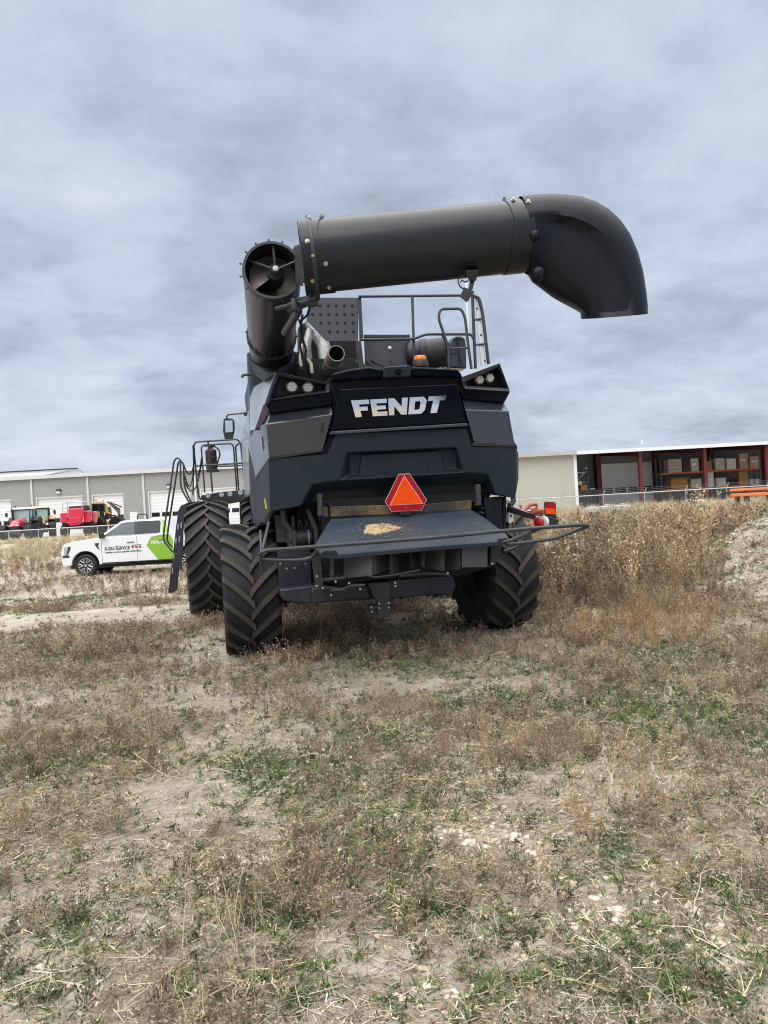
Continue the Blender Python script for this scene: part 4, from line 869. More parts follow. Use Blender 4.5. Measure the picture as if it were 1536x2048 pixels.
for a, b, _ in dl:
    mb = MB(); mb.bb((a, .14, .1), (b, .2, dz_)); d = bpart(mb, 'overhead_door', 'door', shop)
    mb = MB(); mb.bb((a - .12, -.03, dz_), (b + .12, -.002, dz_ + .14)); mb.bb((a - .12, -.03, .1), (a, .13, dz_)); bpart(mb, 'door_frame', 'trimw', d)
    n_ = 4; wd = (b - a) / n_
    for i in range(n_):
        mb = MB(); mb.bb((a + wd * (i + .12), .10, 1.85), (a + wd * (i + .88), .138, 2.3)); bpart(mb, 'door_window', 'glass', d)
mb = MB(); p0, p1 = PB(260.5, 1041), PB(275, 1023.5); mb.bb((p0.x, -.04, .3), (p1.x, -.003, p1.z)); bpart(mb, 'entrance_door', 'door', shop)
for px, py in ((117.5, 982), (338, 971), (-10, 990)):
    mb = MB(); p = PB(px, py); mb.hexa([(p.x - .26, -.004, p.z - .2), (p.x + .26, -.004, p.z - .2), (p.x + .26, -.004, p.z + .22), (p.x - .26, -.004, p.z + .22)], [(p.x - .2, -.32, p.z - .05), (p.x + .2, -.32, p.z - .05), (p.x + .2, -.2, p.z + .2), (p.x - .2, -.2, p.z + .2)])
    lmp = bpart(mb, 'wall_light', 'black', shop)
    mb = MB(); mb.hexa([(p.x - .23, -.02, p.z - .32), (p.x + .23, -.02, p.z - .32), (p.x + .23, -.01, p.z - .205), (p.x - .23, -.01, p.z - .205)], [(p.x - .2, -.34, p.z - .22), (p.x + .2, -.34, p.z - .22), (p.x + .2, -.33, p.z - .07), (p.x - .2, -.33, p.z - .07)]); bpart(mb, 'light_lens', 'white', lmp)
hoop = thing('guard_hoop', 'black steel guard hoop standing before the grey workshop beside its narrow white door', 'guard hoop', BM @ PB(284, 1036, -2.5))
HI = Matrix.Translation(-(BM @ PB(284, 1036, -2.5)))
mb = MB(); q = [HI @ BM @ PB(x, y, -2.5) for x, y in ((274.5, 1050), (275, 1031), (277, 1029), (293, 1028.5), (294.5, 1030), (295, 1049))]; q[0].z -= .6; q[-1].z -= .6
mb.tube(fillet(q, .15), .06, 8); mb.build('hoop_tube', M['black'], hoop)

# ------------------------------------------------------------------ the open storage shed
SM = TM((0, 62, 0), R(5))
def PS(px, py, Y=0.0): return onplane(SM, px, py, Y)
shed = thing('storage_shed', 'low pole shed with cream end wall, open dark bays and red steel posts', 'building', (0, 62, 0), R(5))
sz = PS(1340, 897).z; x0, x1, x2, x3 = PS(880, 950).x, PS(1151, 950).x, PS(1536, 950).x + 9, 0
mb = MB(); mb.bb((x0, 0, -.2), (x1, .2, sz)); bpart(mb, 'cream_wall', 'cream', shed)
mb = MB(); mb.bb((x0, .2, -.2), (x0 + .2, 9, sz)); bpart(mb, 'end_wall', 'cream', shed)
mb = MB(); mb.bb((x1 - .12, -.06, -.2), (x1 + .14, .26, sz)); bpart(mb, 'corner_trim', 'white', shed)
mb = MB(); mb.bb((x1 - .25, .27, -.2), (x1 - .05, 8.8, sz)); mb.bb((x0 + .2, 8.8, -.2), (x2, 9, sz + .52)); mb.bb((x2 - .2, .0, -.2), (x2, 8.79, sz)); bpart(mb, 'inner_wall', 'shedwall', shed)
mb = MB(); mb.hexa([(x0 - .3, -.5, sz), (x2 + .3, -.5, sz), (x2 + .3, 9.3, sz + .55), (x0 - .3, 9.3, sz + .55)], [(x0 - .3, -.5, sz + .14), (x2 + .3, -.5, sz + .14), (x2 + .3, 9.3, sz + .69), (x0 - .3, 9.3, sz + .69)]); bpart(mb, 'roof', 'roof', shed)
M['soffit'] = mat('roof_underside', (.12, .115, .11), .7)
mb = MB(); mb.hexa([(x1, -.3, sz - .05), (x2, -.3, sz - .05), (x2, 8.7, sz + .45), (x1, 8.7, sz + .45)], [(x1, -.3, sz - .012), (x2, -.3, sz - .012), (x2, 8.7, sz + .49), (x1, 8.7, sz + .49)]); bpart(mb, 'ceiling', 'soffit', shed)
mb = MB(); mb.bb((x1, -.56, sz - .12), (x2 + .3, -.505, sz + .16)); bpart(mb, 'fascia', 'white', shed)
mb = MB(); mb.bb((x0 - .3, -.56, sz - .10), (x1 - .01, -.505, sz + .15)); bpart(mb, 'fascia', 'cream', shed)
for px in (1281.5, 1411, 1534.5, 1660):
    mb = MB(); x = PS(px, 950).x; mb.bb((x - .14, -.1, -.2), (x + .14, -.06, sz - .13)); mb.bb((x - .14, .16, -.2), (x + .14, .2, sz - .13)); mb.bb((x - .02, -.06, -.2), (x + .02, .16, sz - .13)); mb.hexa([(x - .1, .2, sz - .5), (x + .1, .2, sz - .5), (x + .1, .2, sz - .08), (x - .1, .2, sz - .08)], [(x - .1, 8.6, sz + .1), (x + .1, 8.6, sz + .1), (x + .1, 8.6, sz + .4), (x - .1, 8.6, sz + .4)]); bpart(mb, 'steel_post', 'redsteel', shed)
for px in (1197, 1315, 1424, 1537):
    mb = MB(); x = PS(px, 950, 8.2).x; mb.bb((x - .22, 8.0, -.2), (x + .22, 8.75, sz + .3)); bpart(mb, 'rear_post', 'redsteel', shed)
p0, p1 = PS(1202, 985, 8.7), PS(1303, 923, 8.7)
mb = MB(); mb.bb((p0.x, 8.68, 0), (p1.x, 8.78, p1.z)); sd_ = bpart(mb, 'overhead_door', 'greydoor', shed)
wz0, wz1 = PS(1253, 985, 8.6).z, PS(1253, 974.5, 8.6).z
for i in range(4):
    a = p0.x + (p1.x - p0.x) * (i + .1) / 4; b = p0.x + (p1.x - p0.x) * (i + .9) / 4
    mb = MB(); mb.bb((a, 8.62, wz0), (b, 8.675, wz1)); bpart(mb, 'door_window', 'glass', sd_)
mb = MB(); mb.tube([PS(1284, 888, 3), PS(1284, 881, 3)], .1, 10); bpart(mb, 'roof_vent', 'white', shed)
# racks and what stands on them
YR = 5.2; up, lo_ = PS(1420, 937, YR).z, PS(1440, 969.5, YR).z
rack = thing('pallet_rack', 'long orange two tier pallet rack inside the dark shed', 'pallet rack', SM @ Vector((0, 0, .3)), R(5))
RI = Matrix.Translation((0, 0, -.3))
xa, xb = PS(1322, 940, YR).x, PS(1521, 940, YR).x; xm = (xa + xb) / 2
for z in (up, lo_):
    mb = MB(); mb.bb((xa, YR, z - .32), (xb, YR + .06, z - .17)); mb.bb((xa, YR + 1.1, z - .32), (xb, YR + 1.16, z - .17))
    mb.build('beam', M['rackorange'], rack, 0, 38, Matrix.Translation((0, 0, -.3)))
    mb = MB(); mb.bb((xa + .05, YR + .061, z - .22), (xb - .05, YR + 1.09, z - .185)); mb.build('shelf_deck', M['steel'], rack, 0, 38, Matrix.Translation((0, 0, -.3)))
for x in (xa, xm, xb):
    mb = MB(); mb.bb((x - .05, YR + .07, 0), (x + .05, YR + .17, up + 1.2)); mb.bb((x - .05, YR + .98, 0), (x + .05, YR + 1.08, up + 1.2))
    for i in range(4): mb.tube([(x, YR + .15, .4 + i * 1.2), (x, YR + 1.0, 1.2 + i * 1.1)], .025, 5)
    mb.build('upright', M['rackgreen'], rack, 0, 38, Matrix.Translation((0, 0, -.3)))
cols = {'tan': (.42, .30, .19), 'pale': (.52, .47, .40), 'brown': (.30, .17, .08), 'white': (.62, .60, .57), 'dark': (.05, .05, .055), 'orange': (.42, .22, .07)}
for k_, v_c in cols.items(): M['box_' + k_] = mat(k_ + '_cardboard', v_c, .8, 0, .12, 1.5)
M['label'] = mat('white_label', (.85, .85, .83), .6)
boxes = [(1336, 919, 1363, 1, 'pale', 'wide slatted pale crate, first on the upper tier of the orange rack', 0, 4), (1366, 919, 1379, 1, 'dark', 'dark carton between the slatted crate and a pale box on the upper tier', 0, 0), (1381, 917, 1396.5, 1, 'pale', 'pale carton with two white labels just before the middle red post', 2, 0),
         (1412.5, 922.5, 1424, 1, 'brown', 'low reddish brown carton hard against the middle red post, upper tier', 0, 0), (1430, 917, 1448.5, 1, 'pale', 'square pale carton with a corner label on the upper tier', 1, 0), (1453, 917.5, 1471.5, 1, 'white', 'low greyish carton beside the tall stacked carton on the upper tier', 1, 0),
         (1478, 907.5, 1495.5, 1, 'tan', 'tallest tan carton of the upper tier with two labels', 2, 0), (1499, 913, 1517, 1, 'tan', 'tan carton with three labels at the far end of the upper tier', 3, 0),
         (1342, 959.5, 1375, 0, 'orange', 'long open tan carton with flaps on the lower tier under the slatted crate', 0, 9), (1382, 958, 1402.5, 0, 'pale', 'low pale carton on the lower tier beside the long open one', 0, 0), (1415, 945, 1427, 0, 'white', 'upright white carton with two labels on the lower tier by the middle post', 2, 0),
         (1433, 956, 1452, 0, 'white', 'low grey white carton in the middle of the lower tier', 0, 0), (1478, 943.5, 1495, 0, 'orange', 'tall orange brown carton on the lower tier below the tallest one', 0, 2)]
for (bx0, by0, bx1, tier, cn, lab, nl_, sl) in boxes:
    z = (up if tier else lo_) - .184; a = PS(bx0, by0, YR + .05); b = PS(bx1, by0, YR + .05); h = max(.3, a.z - z)
    o = thing('storage_box', lab, 'box', SM @ Vector(((a.x + b.x) / 2, YR + .55, z)), R(5), 'boxes on the rack tiers')
    wv = b.x - a.x; mb = MB(); mb.bb((-wv / 2, -.5, 0), (wv / 2, .45, h)); mb.build('carton', M['box_' + cn], o, .015)
    if sl == 4:
        for i in range(3): m2 = MB(); m2.bb((-wv / 2, -.52, h * (i + .9) / 4), (wv / 2, -.502, h * (i + 1.05) / 4)); m2.build('slat_gap', M['box_brown'], o)
    if sl == 9: m2 = MB(); m2.hexa([(-wv / 2, -.5, h), (wv / 2, -.5, h), (wv / 2, -.49, h), (-wv / 2, -.49, h)], [(-wv / 2 - .15, -.85, h + .12), (wv / 2 + .15, -.85, h + .12), (wv / 2 + .15, -.84, h + .14), (-wv / 2 - .15, -.84, h + .14)]); m2.build('flap', M['box_orange'], o)
    if sl == 2: m2 = MB(); m2.bb((-wv * .12, -.512, .0), (wv * .08, -.502, h)); m2.build('tape_band', M['box_brown'], o)
    for i in range(nl_):
        m2 = MB(); cx_ = (-.2 + .28 * i) * wv * (1 if nl_ < 3 else .8); m2.bb((cx_ - .09, -.515, h * .5), (cx_ + .06, -.503, h * .5 + .16)); m2.build('label', M['label'], o)
for i, (bx, lab) in enumerate(((1501, 'white bucket at the far end of the lower tier, behind its twin'), (1511, 'white bucket with a label at the very end of the lower tier'))):
    p = PS(bx, 955, YR + .4); o = thing('bucket', lab, 'bucket', SM @ Vector((p.x, YR + .4 - .15 * i, lo_ - .184)), R(5), 'buckets on the lower tier')
    mb = MB(); mb.lathe([(0, .2), (.5, .235), (.5, .245), (.54, .245), (.54, 0)], (0, 0, 0), (0, 0, 1), 18); mb.build('pail', M['box_white'], o)
    mb = MB(); mb.tube([(-.24, 0, .5), (-.2, -.2, .36), (0, -.27, .3), (.2, -.2, .36), (.24, 0, .5)], .012, 5); mb.build('handle', M['galv'], o)
junk = thing('parts_heap', 'dark heap of machine parts and hoses between cartons on the lower tier', 'parts heap', SM @ Vector((PS(1466, 960, YR + .5).x, YR + .5, lo_ - .184)), R(5))
mb = MB()
for i in range(14):
    a = rng.uniform(-.42, .42); mb.tube([(a, rng.uniform(-.3, .2), .04), (a + rng.uniform(-.35, .35), rng.uniform(-.3, .2), rng.uniform(.15, .75)), (a + rng.uniform(-.3, .3), rng.uniform(-.3, .3), .06)], rng.uniform(.03, .07), 6)
mb.build('scrap', M['steel'], junk)
gr = thing('parts_rack', 'tall green upright rack with planks and a brace beside the cream wall corner', 'rack', SM @ Vector((PS(1165, 990, 3).x, 3, .3)), R(5))
gx = PS(1165, 990, 3).x; gI = Matrix.Translation((-gx, -3, -.3))
mb = MB(); a = PS(1172, 935, 3); b = PS(1178, 990, 3); mb.bb((a.x, 2.9, .3), (b.x - .05, 3.05, a.z)); mb.bb((a.x, 4.4, .3), (b.x - .05, 4.55, a.z)); mb.build('upright', M['rackgreen'], gr, 0, 38, gI)
mb = MB(); mb.tube([PS(1153, 962, 3), PS(1171, 943, 3)], .05, 6); mb.bb((PS(1150, 946, 3).x, 3, PS(1150, 947, 3).z), (PS(1172, 946, 3).x, 4.4, PS(1150, 947, 3).z + .08)); mb.bb((PS(1150, 965, 3).x, 3, PS(1150, 966, 3).z), (PS(1172, 965, 3).x, 4.4, PS(1150, 965, 3).z)); mb.build('shelf', M['galv'], gr, 0, 38, gI)
mb = MB(); mb.bb((PS(1167, 936, 3).x, 2.6, PS(1167, 938, 3).z), (PS(1171.5, 936, 3).x, 2.88, PS(1167, 936, 3).z)); mb.build('light', M['white'], gr, 0, 38, gI)
p = PS(1163, 981, 3); o = tag(MB().bb((PS(1158, 970, 3).x - p.x, -.35, 0), (PS(1171.5, 970, 3).x - p.x, .35, PS(1163, 970, 3).z - p.z)).build('storage_box', M['box_orange'], None, .02), 'orange brown carton sitting low in the green rack near the cream wall', 'box'); o.matrix_world = SM @ Matrix.Translation((p.x, 3.0, p.z))
p = PS(1157, 970, 3); o = tag(MB().lathe([(0, .25), (.3, .28), (.36, .2), (.4, 0)], (0, 0, 0), (0, 0, 1), 14).build('paper_sack', M['box_white'], None, .02), 'pale rounded sack on the orange brown carton in the green rack', 'sack'); o.matrix_world = SM @ Matrix.Translation((PS(1157, 970, 3).x, 2.9, PS(1163, 970, 3).z))
wb = thing('work_table', 'low table with a white top inside the shed beside the green rack', 'table', SM @ Vector((PS(1183, 980, 4).x, 4, .3)), R(5))
t0_, t1_ = PS(1178, 979, 4), PS(1188, 976.5, 4); hh_ = t0_.z - .3; ww_ = (t1_.x - t0_.x) / 2
mb = MB(); mb.bb((-ww_, -.3, hh_), (ww_, .3, hh_ + .09)); mb.build('table_top', M['white'], wb)
for sx_ in (-1, 1): mb = MB(); mb.bb((sx_ * ww_ - .04, -.25, 0), (sx_ * ww_ + .04, .25, hh_ - .002)); mb.build('leg', M['steel'], wb)

# orange beams, concrete blocks, red implement in front of the shed
def beam(px0, y0, px1, y1, Z, hgt, lab, m='beamorange'):
    a, b = W(px0, y0, Z), W(px1, y1, Z); o = thing('steel_beam', lab, 'beam', (a.x, a.y, a.z), 0, 'orange beams before the shed')
    mb = MB(); d = b - a; k = hgt / 2; mb.hexa([(0, 0, -k), (0, .25, -k), (0, .25, k), (0, 0, k)], [d + Vector((0, 0, -k)), d + Vector((0, .25, -k)), d + Vector((0, .25, k)), d + Vector((0, 0, k))]); mb.build('beam_bar', M[m], o, .02)
    for t in (.2, .55, .9):
        m2 = MB(); c = d * t; m2.bb((c.x - .12, -.02, -a.z - .1 + HZ(0, Z)), (c.x + .12, .27, c.z - k - .01)); m2.build('support', M['steel'], o)
beam(1462, 980.5, 1620, 972, 50.5, .16, 'long pale orange steel beam, the higher of those lying before the shed')
beam(1464, 990.5, 1620, 983.0, 50, .20, 'bright orange steel beam lying lowest in the dry grass before the shed')
beam(1440, 986.5, 1620, 978.5, 51.5, .14, 'dark steel beam lying between the two orange ones', 'steel')
for i, (a, b, y0, y1, lab) in enumerate(((1176, 1200, 1008, 1019, 'pale concrete block in the dry grass nearest the cream wall'), (1206, 1229, 1005, 1017, 'pale concrete block in the middle of the row in the dry grass'), (1236, 1262, 1003, 1016, 'pale concrete block at the shed end of the row in the dry grass'), (1389, 1411, 994, 1002, 'small white block lying before the middle red shed post'))):
    Zb = 44 if i < 3 else 50; pa, pb = W(a, y1, Zb), W(b, y0, Zb); o = thing('concrete_block', lab, 'concrete block', ((pa.x + pb.x) / 2, Zb + .4, pa.z - .2), R(4), 'concrete blocks before the shed')
    wd = (pb.x - pa.x) / 2; hb_ = pb.z - pa.z + .02; mb = MB(); mb.bb((-wd, -.35, 0), (wd, .35, hb_)); mb.build('block', M['concrete'], o, .04)
    mb = MB(); mb.bb((-wd * .3, -.12, hb_ + .003), (wd * .3, .12, hb_ + .09)); mb.build('lug', M['concrete'], o, .02)
M['impred'] = mat('faded_red_paint', (.34, .07, .045), .55, 0, .25, 1.5)
imp = thing('tillage_implement', 'low faded red tillage implement in the grass beyond the tail light', 'implement', W(1060, 1035, 38)); iI = Matrix.Translation(-W(1060, 1035, 38))
def IP(px, py, dz=0): return iI @ W(px, py, 38 + dz)
mb = MB()
for pts in (((1010, 1028), (1045, 1026), (1092, 1020)), ((1012, 1034), (1060, 1030)), ((1045, 1026), (1060, 1010), (1074, 1008)), ((1022, 1022), (1072, 1020))): mb.tube([IP(x, y) for x, y in pts], .10, 6)
for px in (1041.5, 1073.5): mb.tube([IP(px, 1026), IP(px - .5, 1009.5)], .06, 6)
for dz in (.8, 1.6): mb.tube([IP(1008, 1030, dz), IP(1095, 1024, dz)], .1, 6)
for px in (1015, 1035, 1055, 1078): mb.tube([IP(px, 1029), IP(px, 1027, 1.6)], .08, 6)
mb.build('frame', M['impred'], imp)
mb = MB(); mb.bb(IP(1054, 1022, -.12), IP(1061.5, 1019, -.11)); mb.build('white_plate', M['white'], imp)
for px in (1020, 1050, 1078):
    mb = MB(); mb.lathe([(-.12, .2), (-.12, .36), (-.05, .40), (.05, .40), (.12, .36), (.12, .2)], IP(px, 1036, .4), (1, .2, 0), 18); mb.build('wheel', M['rubber'], imp)
mb = MB()
for px in range(1012, 1094, 7): mb.tube([IP(px, 1029 - (px - 1012) * .06), IP(px + 2, 1034 - (px - 1012) * .06), IP(px, 1040 - (px - 1012) * .06)], .03, 5)
mb.build('tines', M['steel'], imp)

# ------------------------------------------------------------------ chain link fences
def fence(pxa, pxb, rail_px, Z, rz, spacing, lab, arms, phase_px):
    FM = TM((0, Z, 0), R(rz)); f = thing('chain_link_fence', lab, 'fence', (0, Z, 0), R(rz))
    zr = onplane(FM, rail_px[0], rail_px[1], 0).z; xa, xb = onplane(FM, pxa, 1000, 0).x, onplane(FM, pxb, 1000, 0).x; x0 = onplane(FM, phase_px, 1000, 0).x
    mb = MB(); mb.tube([(xa, 0, zr), (xb, 0, zr)], .034, 6); mb.build('top_rail', M['galv'], f)
    k0 = math.floor((xa - x0) / spacing); k = k0
    while x0 + k * spacing < xb:
        x = x0 + k * spacing; k += 1
        if x < xa: continue
        mb = MB(); mb.tube([(x, 0, -.5), (x, 0, zr + .04)], .030, 6)
        if arms: mb.tube([(x, 0, zr), (x + .14, -.1, zr + .36)], .03, 6)
        mb.build('post', M['galv'], f)
    mb = MB(); n = int((xb - xa) / .12); hh = zr + .25; r = .0035
    for i in range(n):
        x = xa + i * .12
        for s in (1, -1):
            a = Vector((x, s * .005, zr)); b = Vector((x + s * hh * .9, s * .005, zr - hh)); mb.add([a + Vector((-r, 0, 0)), a + Vector((r, 0, 0)), b + Vector((r, 0, 0)), b + Vector((-r, 0, 0))], [(0, 1, 2, 3)])
    mb.build('mesh', M['galv'], f, 0, 0)
    if arms:
        for q in range(3):
            m2 = MB(); t = (q + 1) / 3; m2.tube([(xa, -.1 * t, zr + .36 * t), (xb, -.1 * t, zr + .36 * t)], .006, 4); m2.build('barbed_wire', M['galv'], f)
fence(-120, 640, (100, 1057.5), 62, 2, 2.32, 'plain chain link fence with thin posts before the parked tractors', False, 13)
fence(860, 1700, (1180, 991.5), 53, 4, 3.0, 'chain link fence with slanted barbed wire arms before the open shed', True, 1038)

# ------------------------------------------------------------------ parked machines in the yard
M['tred'] = mat('red_tractor_paint', (.50, .012, .035), .3, 0, .1, 2, coat=.5)
M['tyel'] = mat('yellow_machine_paint', (.46, .31, .09), .35, 0, .12, 2, coat=.3)
M['tan'] = mat('tan_roof_paint', (.58, .47, .28), .4, 0, .1, 2)
M['whitep'] = mat('white_roof_paint', (.72, .72, .72), .4)
M['tglass'] = mat('pale_cab_glass', (.30, .42, .40), .08, 0, .3, 1.2, coat=.4)
M['baler'] = mat('bright_red_covers', (.56, .018, .055), .38, 0, .08, 1.5, coat=.3)
M['faderd'] = mat('dusty_red_cover', (.48, .13, .15), .5, 0, .2, 2)
M['bronze'] = mat('dirty_boom_paint', (.16, .13, .10), .6, 0, .45, 3)
def wheel(parent, c, r, wd, rimm, axis=(1, 0, 0)):
    mb = MB(); h = wd / 2; mb.lathe([(-h * .3, 0), (-h * .3, r * .45), (-h * .7, r * .55), (h * .7, r * .55), (h * .3, r * .45), (h * .3, 0)], (0, 0, 0), axis, 24)
    wo_ = mb.build('wheel', rimm, parent, 0, 38, Matrix.Translation(c)); mb = MB()
    mb.lathe([(-h * .75, r * .53), (-h, r * .7), (-h, r * .9), (-h * .8, r * .97), (h * .8, r * .97), (h, r * .9), (h, r * .7), (h * .75, r * .53)], (0, 0, 0), axis, 32)
    a = Vector(axis).normalized(); u = a.orthogonal().normalized(); v = a.cross(u)
    for i in range(18):
        for s in (-1, 1):
            t = 2 * math.pi * (i + .5 * (s > 0)) / 18; t2 = t + .3; d1 = u * math.cos(t) + v * math.sin(t); d2 = u * math.cos(t2) + v * math.sin(t2)
            mb.tube([a * (s * h * .02) + d1 * r * .975, a * (s * h * .98) + d2 * r * .955], r * .035, 4)
    mb.build('tyre', M['rubber'], wo_); return wo_
def tractor(lab, px, Zt, gz, rz, paint, roofm, hoodw=.9, sc=1.0, lower=None):
    c = W(px, 1060, Zt); t = thing('tractor', lab, 'tractor', (c.x, c.y, gz), rz, 'tractors parked before the workshop'); t.scale = (sc, sc, sc)
    def pt(mb, n, m, par=None, bv=0): return mb.build(n, M[m], par or t, bv)
    hw = hoodw / 2
    mb = MB(); mb.hexa([(-hw * .82, -.5, 1.25), (hw * .82, -.5, 1.25), (hw * .82, -.35, 1.62), (hw * .5, -.1, 1.82), (-hw * .5, -.1, 1.82), (-hw * .82, -.35, 1.62)], [(-hw, 1.7, 1.2), (hw, 1.7, 1.2), (hw, 1.7, 1.8), (hw * .7, 1.7, 2.05), (-hw * .7, 1.7, 2.05), (-hw, 1.7, 1.8)]); hd = pt(mb, 'hood', paint, None, .05)
    mb = MB(); mb.hexa([(-hw * .8, -.53, .78), (hw * .8, -.53, .78), (hw * .8, -.52, 1.24), (-hw * .8, -.52, 1.24)], [(-hw * .9, .2, .78), (hw * .9, .2, .78), (hw * .9, .2, 1.24), (-hw * .9, .2, 1.24)]); pt(mb, 'grille', 'black', hd, .02)
    for s in (-1, 1): mb = MB(); mb.bb((s * hw * .62 - .16, -.56, 1.27), (s * hw * .62 + .16, -.505, 1.36)); pt(mb, 'headlight', 'chrome', hd, .01)
    mb = MB(); mb.bb((-.5, .3, .7), (.5, 3.2, 1.19)); pt(mb, 'chassis', 'black')
    mb = MB(); mb.bb((-.75, -1.0, .45), (.75, -.55, .95)); pt(mb, 'front_weight', 'steel', None, .06)
    cb = MB(); cb.hexa([(-.72, 1.75, 1.5), (.72, 1.75, 1.5), (.85, 3.3, 1.4), (-.85, 3.3, 1.4)], [(-.78, 1.95, 2.85), (.78, 1.95, 2.85), (.82, 3.3, 2.85), (-.82, 3.3, 2.85)]); cbo = pt(cb, 'cab', 'tglass')
    mb = MB()
    for s in (-1, 1):
        mb.tube([(s * .73, 1.74, 1.5), (s * .79, 1.93, 2.86)], .055, 6); mb.tube([(s * .83, 2.7, 1.45), (s * .82, 2.7, 2.86)], .045, 6); mb.tube([(s * .86, 3.3, 1.4), (s * .83, 3.3, 2.86)], .06, 6)
    mb.tube([(-.8, 1.93, 2.83), (.8, 1.93, 2.83)], .05, 6); mb.tube([(-.74, 1.73, 1.5), (.74, 1.73, 1.5)], .07, 6); pt(mb, 'cab_frame', 'black', cbo)
    mb = MB(); mb.bb((-.25, 2.3, 1.5), (.25, 2.75, 2.3)); pt(mb, 'seat', 'black', cbo, .08)
    mb = MB(); mb.hexa([(-.92, 1.75, 2.87), (.92, 1.75, 2.87), (.92, 3.45, 2.87), (-.92, 3.45, 2.87)], [(-.8, 1.9, 3.06), (.8, 1.9, 3.06), (.8, 3.35, 3.08), (-.8, 3.35, 3.08)]); rf = pt(mb, 'cab_roof', roofm, cbo, .05)
    for x in (-.7, -.45, .45, .7): mb = MB(); mb.box((x, 1.72, 2.93), (.14, .06, .1)); pt(mb, 'work_light', 'white', cbo)
    mb = MB(); mb.lathe([(0, .07), (.05, .07), (.16, .06), (.18, 0)], (-.75, 2.6, 3.07), (0, 0, 1), 12); pt(mb, 'beacon', 'redlens' if roofm == 'tan' else 'black', cbo)
    mb = MB(); mb.tube([(-.72, 1.55, 1.4), (-.72, 1.55, 2.75), (-.78, 1.5, 2.95)], [.11, .11, .07], 10); pt(mb, 'exhaust_stack', 'black')
    for s in (-1, 1):
        mb = MB(); mb.tube([(s * .8, 1.9, 2.7), (s * 1.35, 1.8, 2.72), (s * 1.36, 1.8, 2.6)], .02, 5); mb.bb((s * 1.36 - .11, 1.76, 2.2), (s * 1.36 + .11, 1.83, 2.6)); pt(mb, 'mirror', 'black', None, .0)
        mb = MB(); pr_ = [(s * .62, 2.0, 1.75), (s * .62, 2.5, 2.12), (s * .62, 3.5, 2.12), (s * .62, 4.0, 1.75), (s * .62, 3.9, 1.68), (s * .62, 2.1, 1.68)]; mb.slab(pr_, (s * .75, 0, 0)); pt(mb, 'fender', lower or 'black', None, .04)
        wheel(t, (s * 1.12, .15, .72), .72, .55, M['steel']); wheel(t, (s * 1.05, 3.0, .98), .98, .68, M['steel'])
    mb = MB(); mb.bb((-1.1, .05, .6), (1.1, .3, .85)); pt(mb, 'front_axle', 'black'); mb = MB(); mb.bb((-1.05, 2.85, .85), (1.05, 3.15, 1.15)); pt(mb, 'rear_axle', 'black')
    return t
tractor('red tractor with a white cab roof and black exhaust stack behind the fence', 32, 71, .42, R(8), 'tred', 'whitep', .95, .98)
tractor('yellow tractor with a tan cab roof parked close behind the red one', 80, 76, .44, R(22), 'tyel', 'tan', 1.1, 1.02, 'tyel')
ZBb = 70
bal = thing('baler', 'bright red baler with rounded covers and a grey top guard rail', 'baler', (W(152, 1050, ZBb).x, ZBb, .42)); bI = Matrix.Translation((-W(152, 1050, ZBb).x, -ZBb, -.42))
def BP(px, py, dz=0): return bI @ W(px, py, ZBb + dz)
def blk(pts, d0, d1, name, m, bv=.08, par=None):
    mb = MB(); mb.hexa([BP(x, y, d0) for x, y in pts], [BP(x, y, d1) for x, y in pts]); return mb.build(name, M[m], par or bal, bv, 38, None, 3)
blk([(136, 1017.5), (164, 1015.5), (168.5, 1018), (165, 1046), (158, 1050), (141, 1051.5), (136.5, 1049)], -.3, 3.0, 'rear_cover', 'baler', .14)
blk([(138, 1036), (163, 1033), (161, 1045), (142, 1047)], -.38, -.302, 'cover_bulge', 'baler', .05)
blk([(120.5, 1026), (135.5, 1024.5), (136, 1045), (121, 1046.5)], .1, 2.8, 'side_cover', 'baler', .1)
blk([(167.5, 1024.5), (169, 1022.5), (182, 1021.5), (184.5, 1024), (182, 1044), (167.8, 1045)], .1, 2.6, 'side_cover', 'baler', .1)
blk([(183.5, 1023), (194.5, 1022), (195.5, 1040), (192, 1047.5), (185, 1043)], .5, 2.9, 'front_cover', 'faderd', .06)
blk([(137, 1013), (178, 1010), (181, 1021), (138, 1023)], .8, 3.4, 'top_mechanism', 'steel', .05)
mb = MB()
for pts in (((125.5, 1025), (125.5, 1005.5), (180, 1002.5)), ((134.5, 1024), (134, 1005)), ((126, 1016.5), (135, 1016)), ((165, 1016), (164.5, 1003.5))): mb.tube([BP(x, y, .2) for x, y in pts], .045, 6)
mb.tube([BP(125.5, 1005.5, .2), BP(125.5, 1005.5, 2.6), BP(180, 1002.5, 2.6)], .045, 6); mb.build('guard_rail', M['galv'], bal)
blk([(124, 1046), (190, 1043), (190, 1056), (124, 1060)], .5, 2.6, 'undercarriage', 'black', .03)
for px, dz in ((130, .5), (176, .5), (130, 2.2), (176, 2.2)): p = BP(px, 1062, dz); wheel(bal, (p.x, p.y, .55), .55, .5, M['steel'])
ZS = 74
spr = thing('field_sprayer', 'yellow and black field sprayer with tan cab roof and folded dirty boom', 'sprayer', (W(210, 1045, ZS).x, ZS, .42)); sI = Matrix.Translation((-W(210, 1045, ZS).x, -ZS, -.42))
def SP(px, py, dz=0): return sI @ W(px, py, ZS + dz)
def sbl(pts, d0, d1, name, m, bv=.04, par=None):
    mb = MB(); mb.hexa([SP(x, y, d0) for x, y in pts], [SP(x, y, d1) for x, y in pts]); return mb.build(name, M[m], par or spr, bv)
cb = sbl([(184.5, 1008), (208, 1007), (209, 1023), (205, 1033), (200, 1038), (190, 1036), (184.5, 1024)], .2, 1.9, 'cab', 'glass')
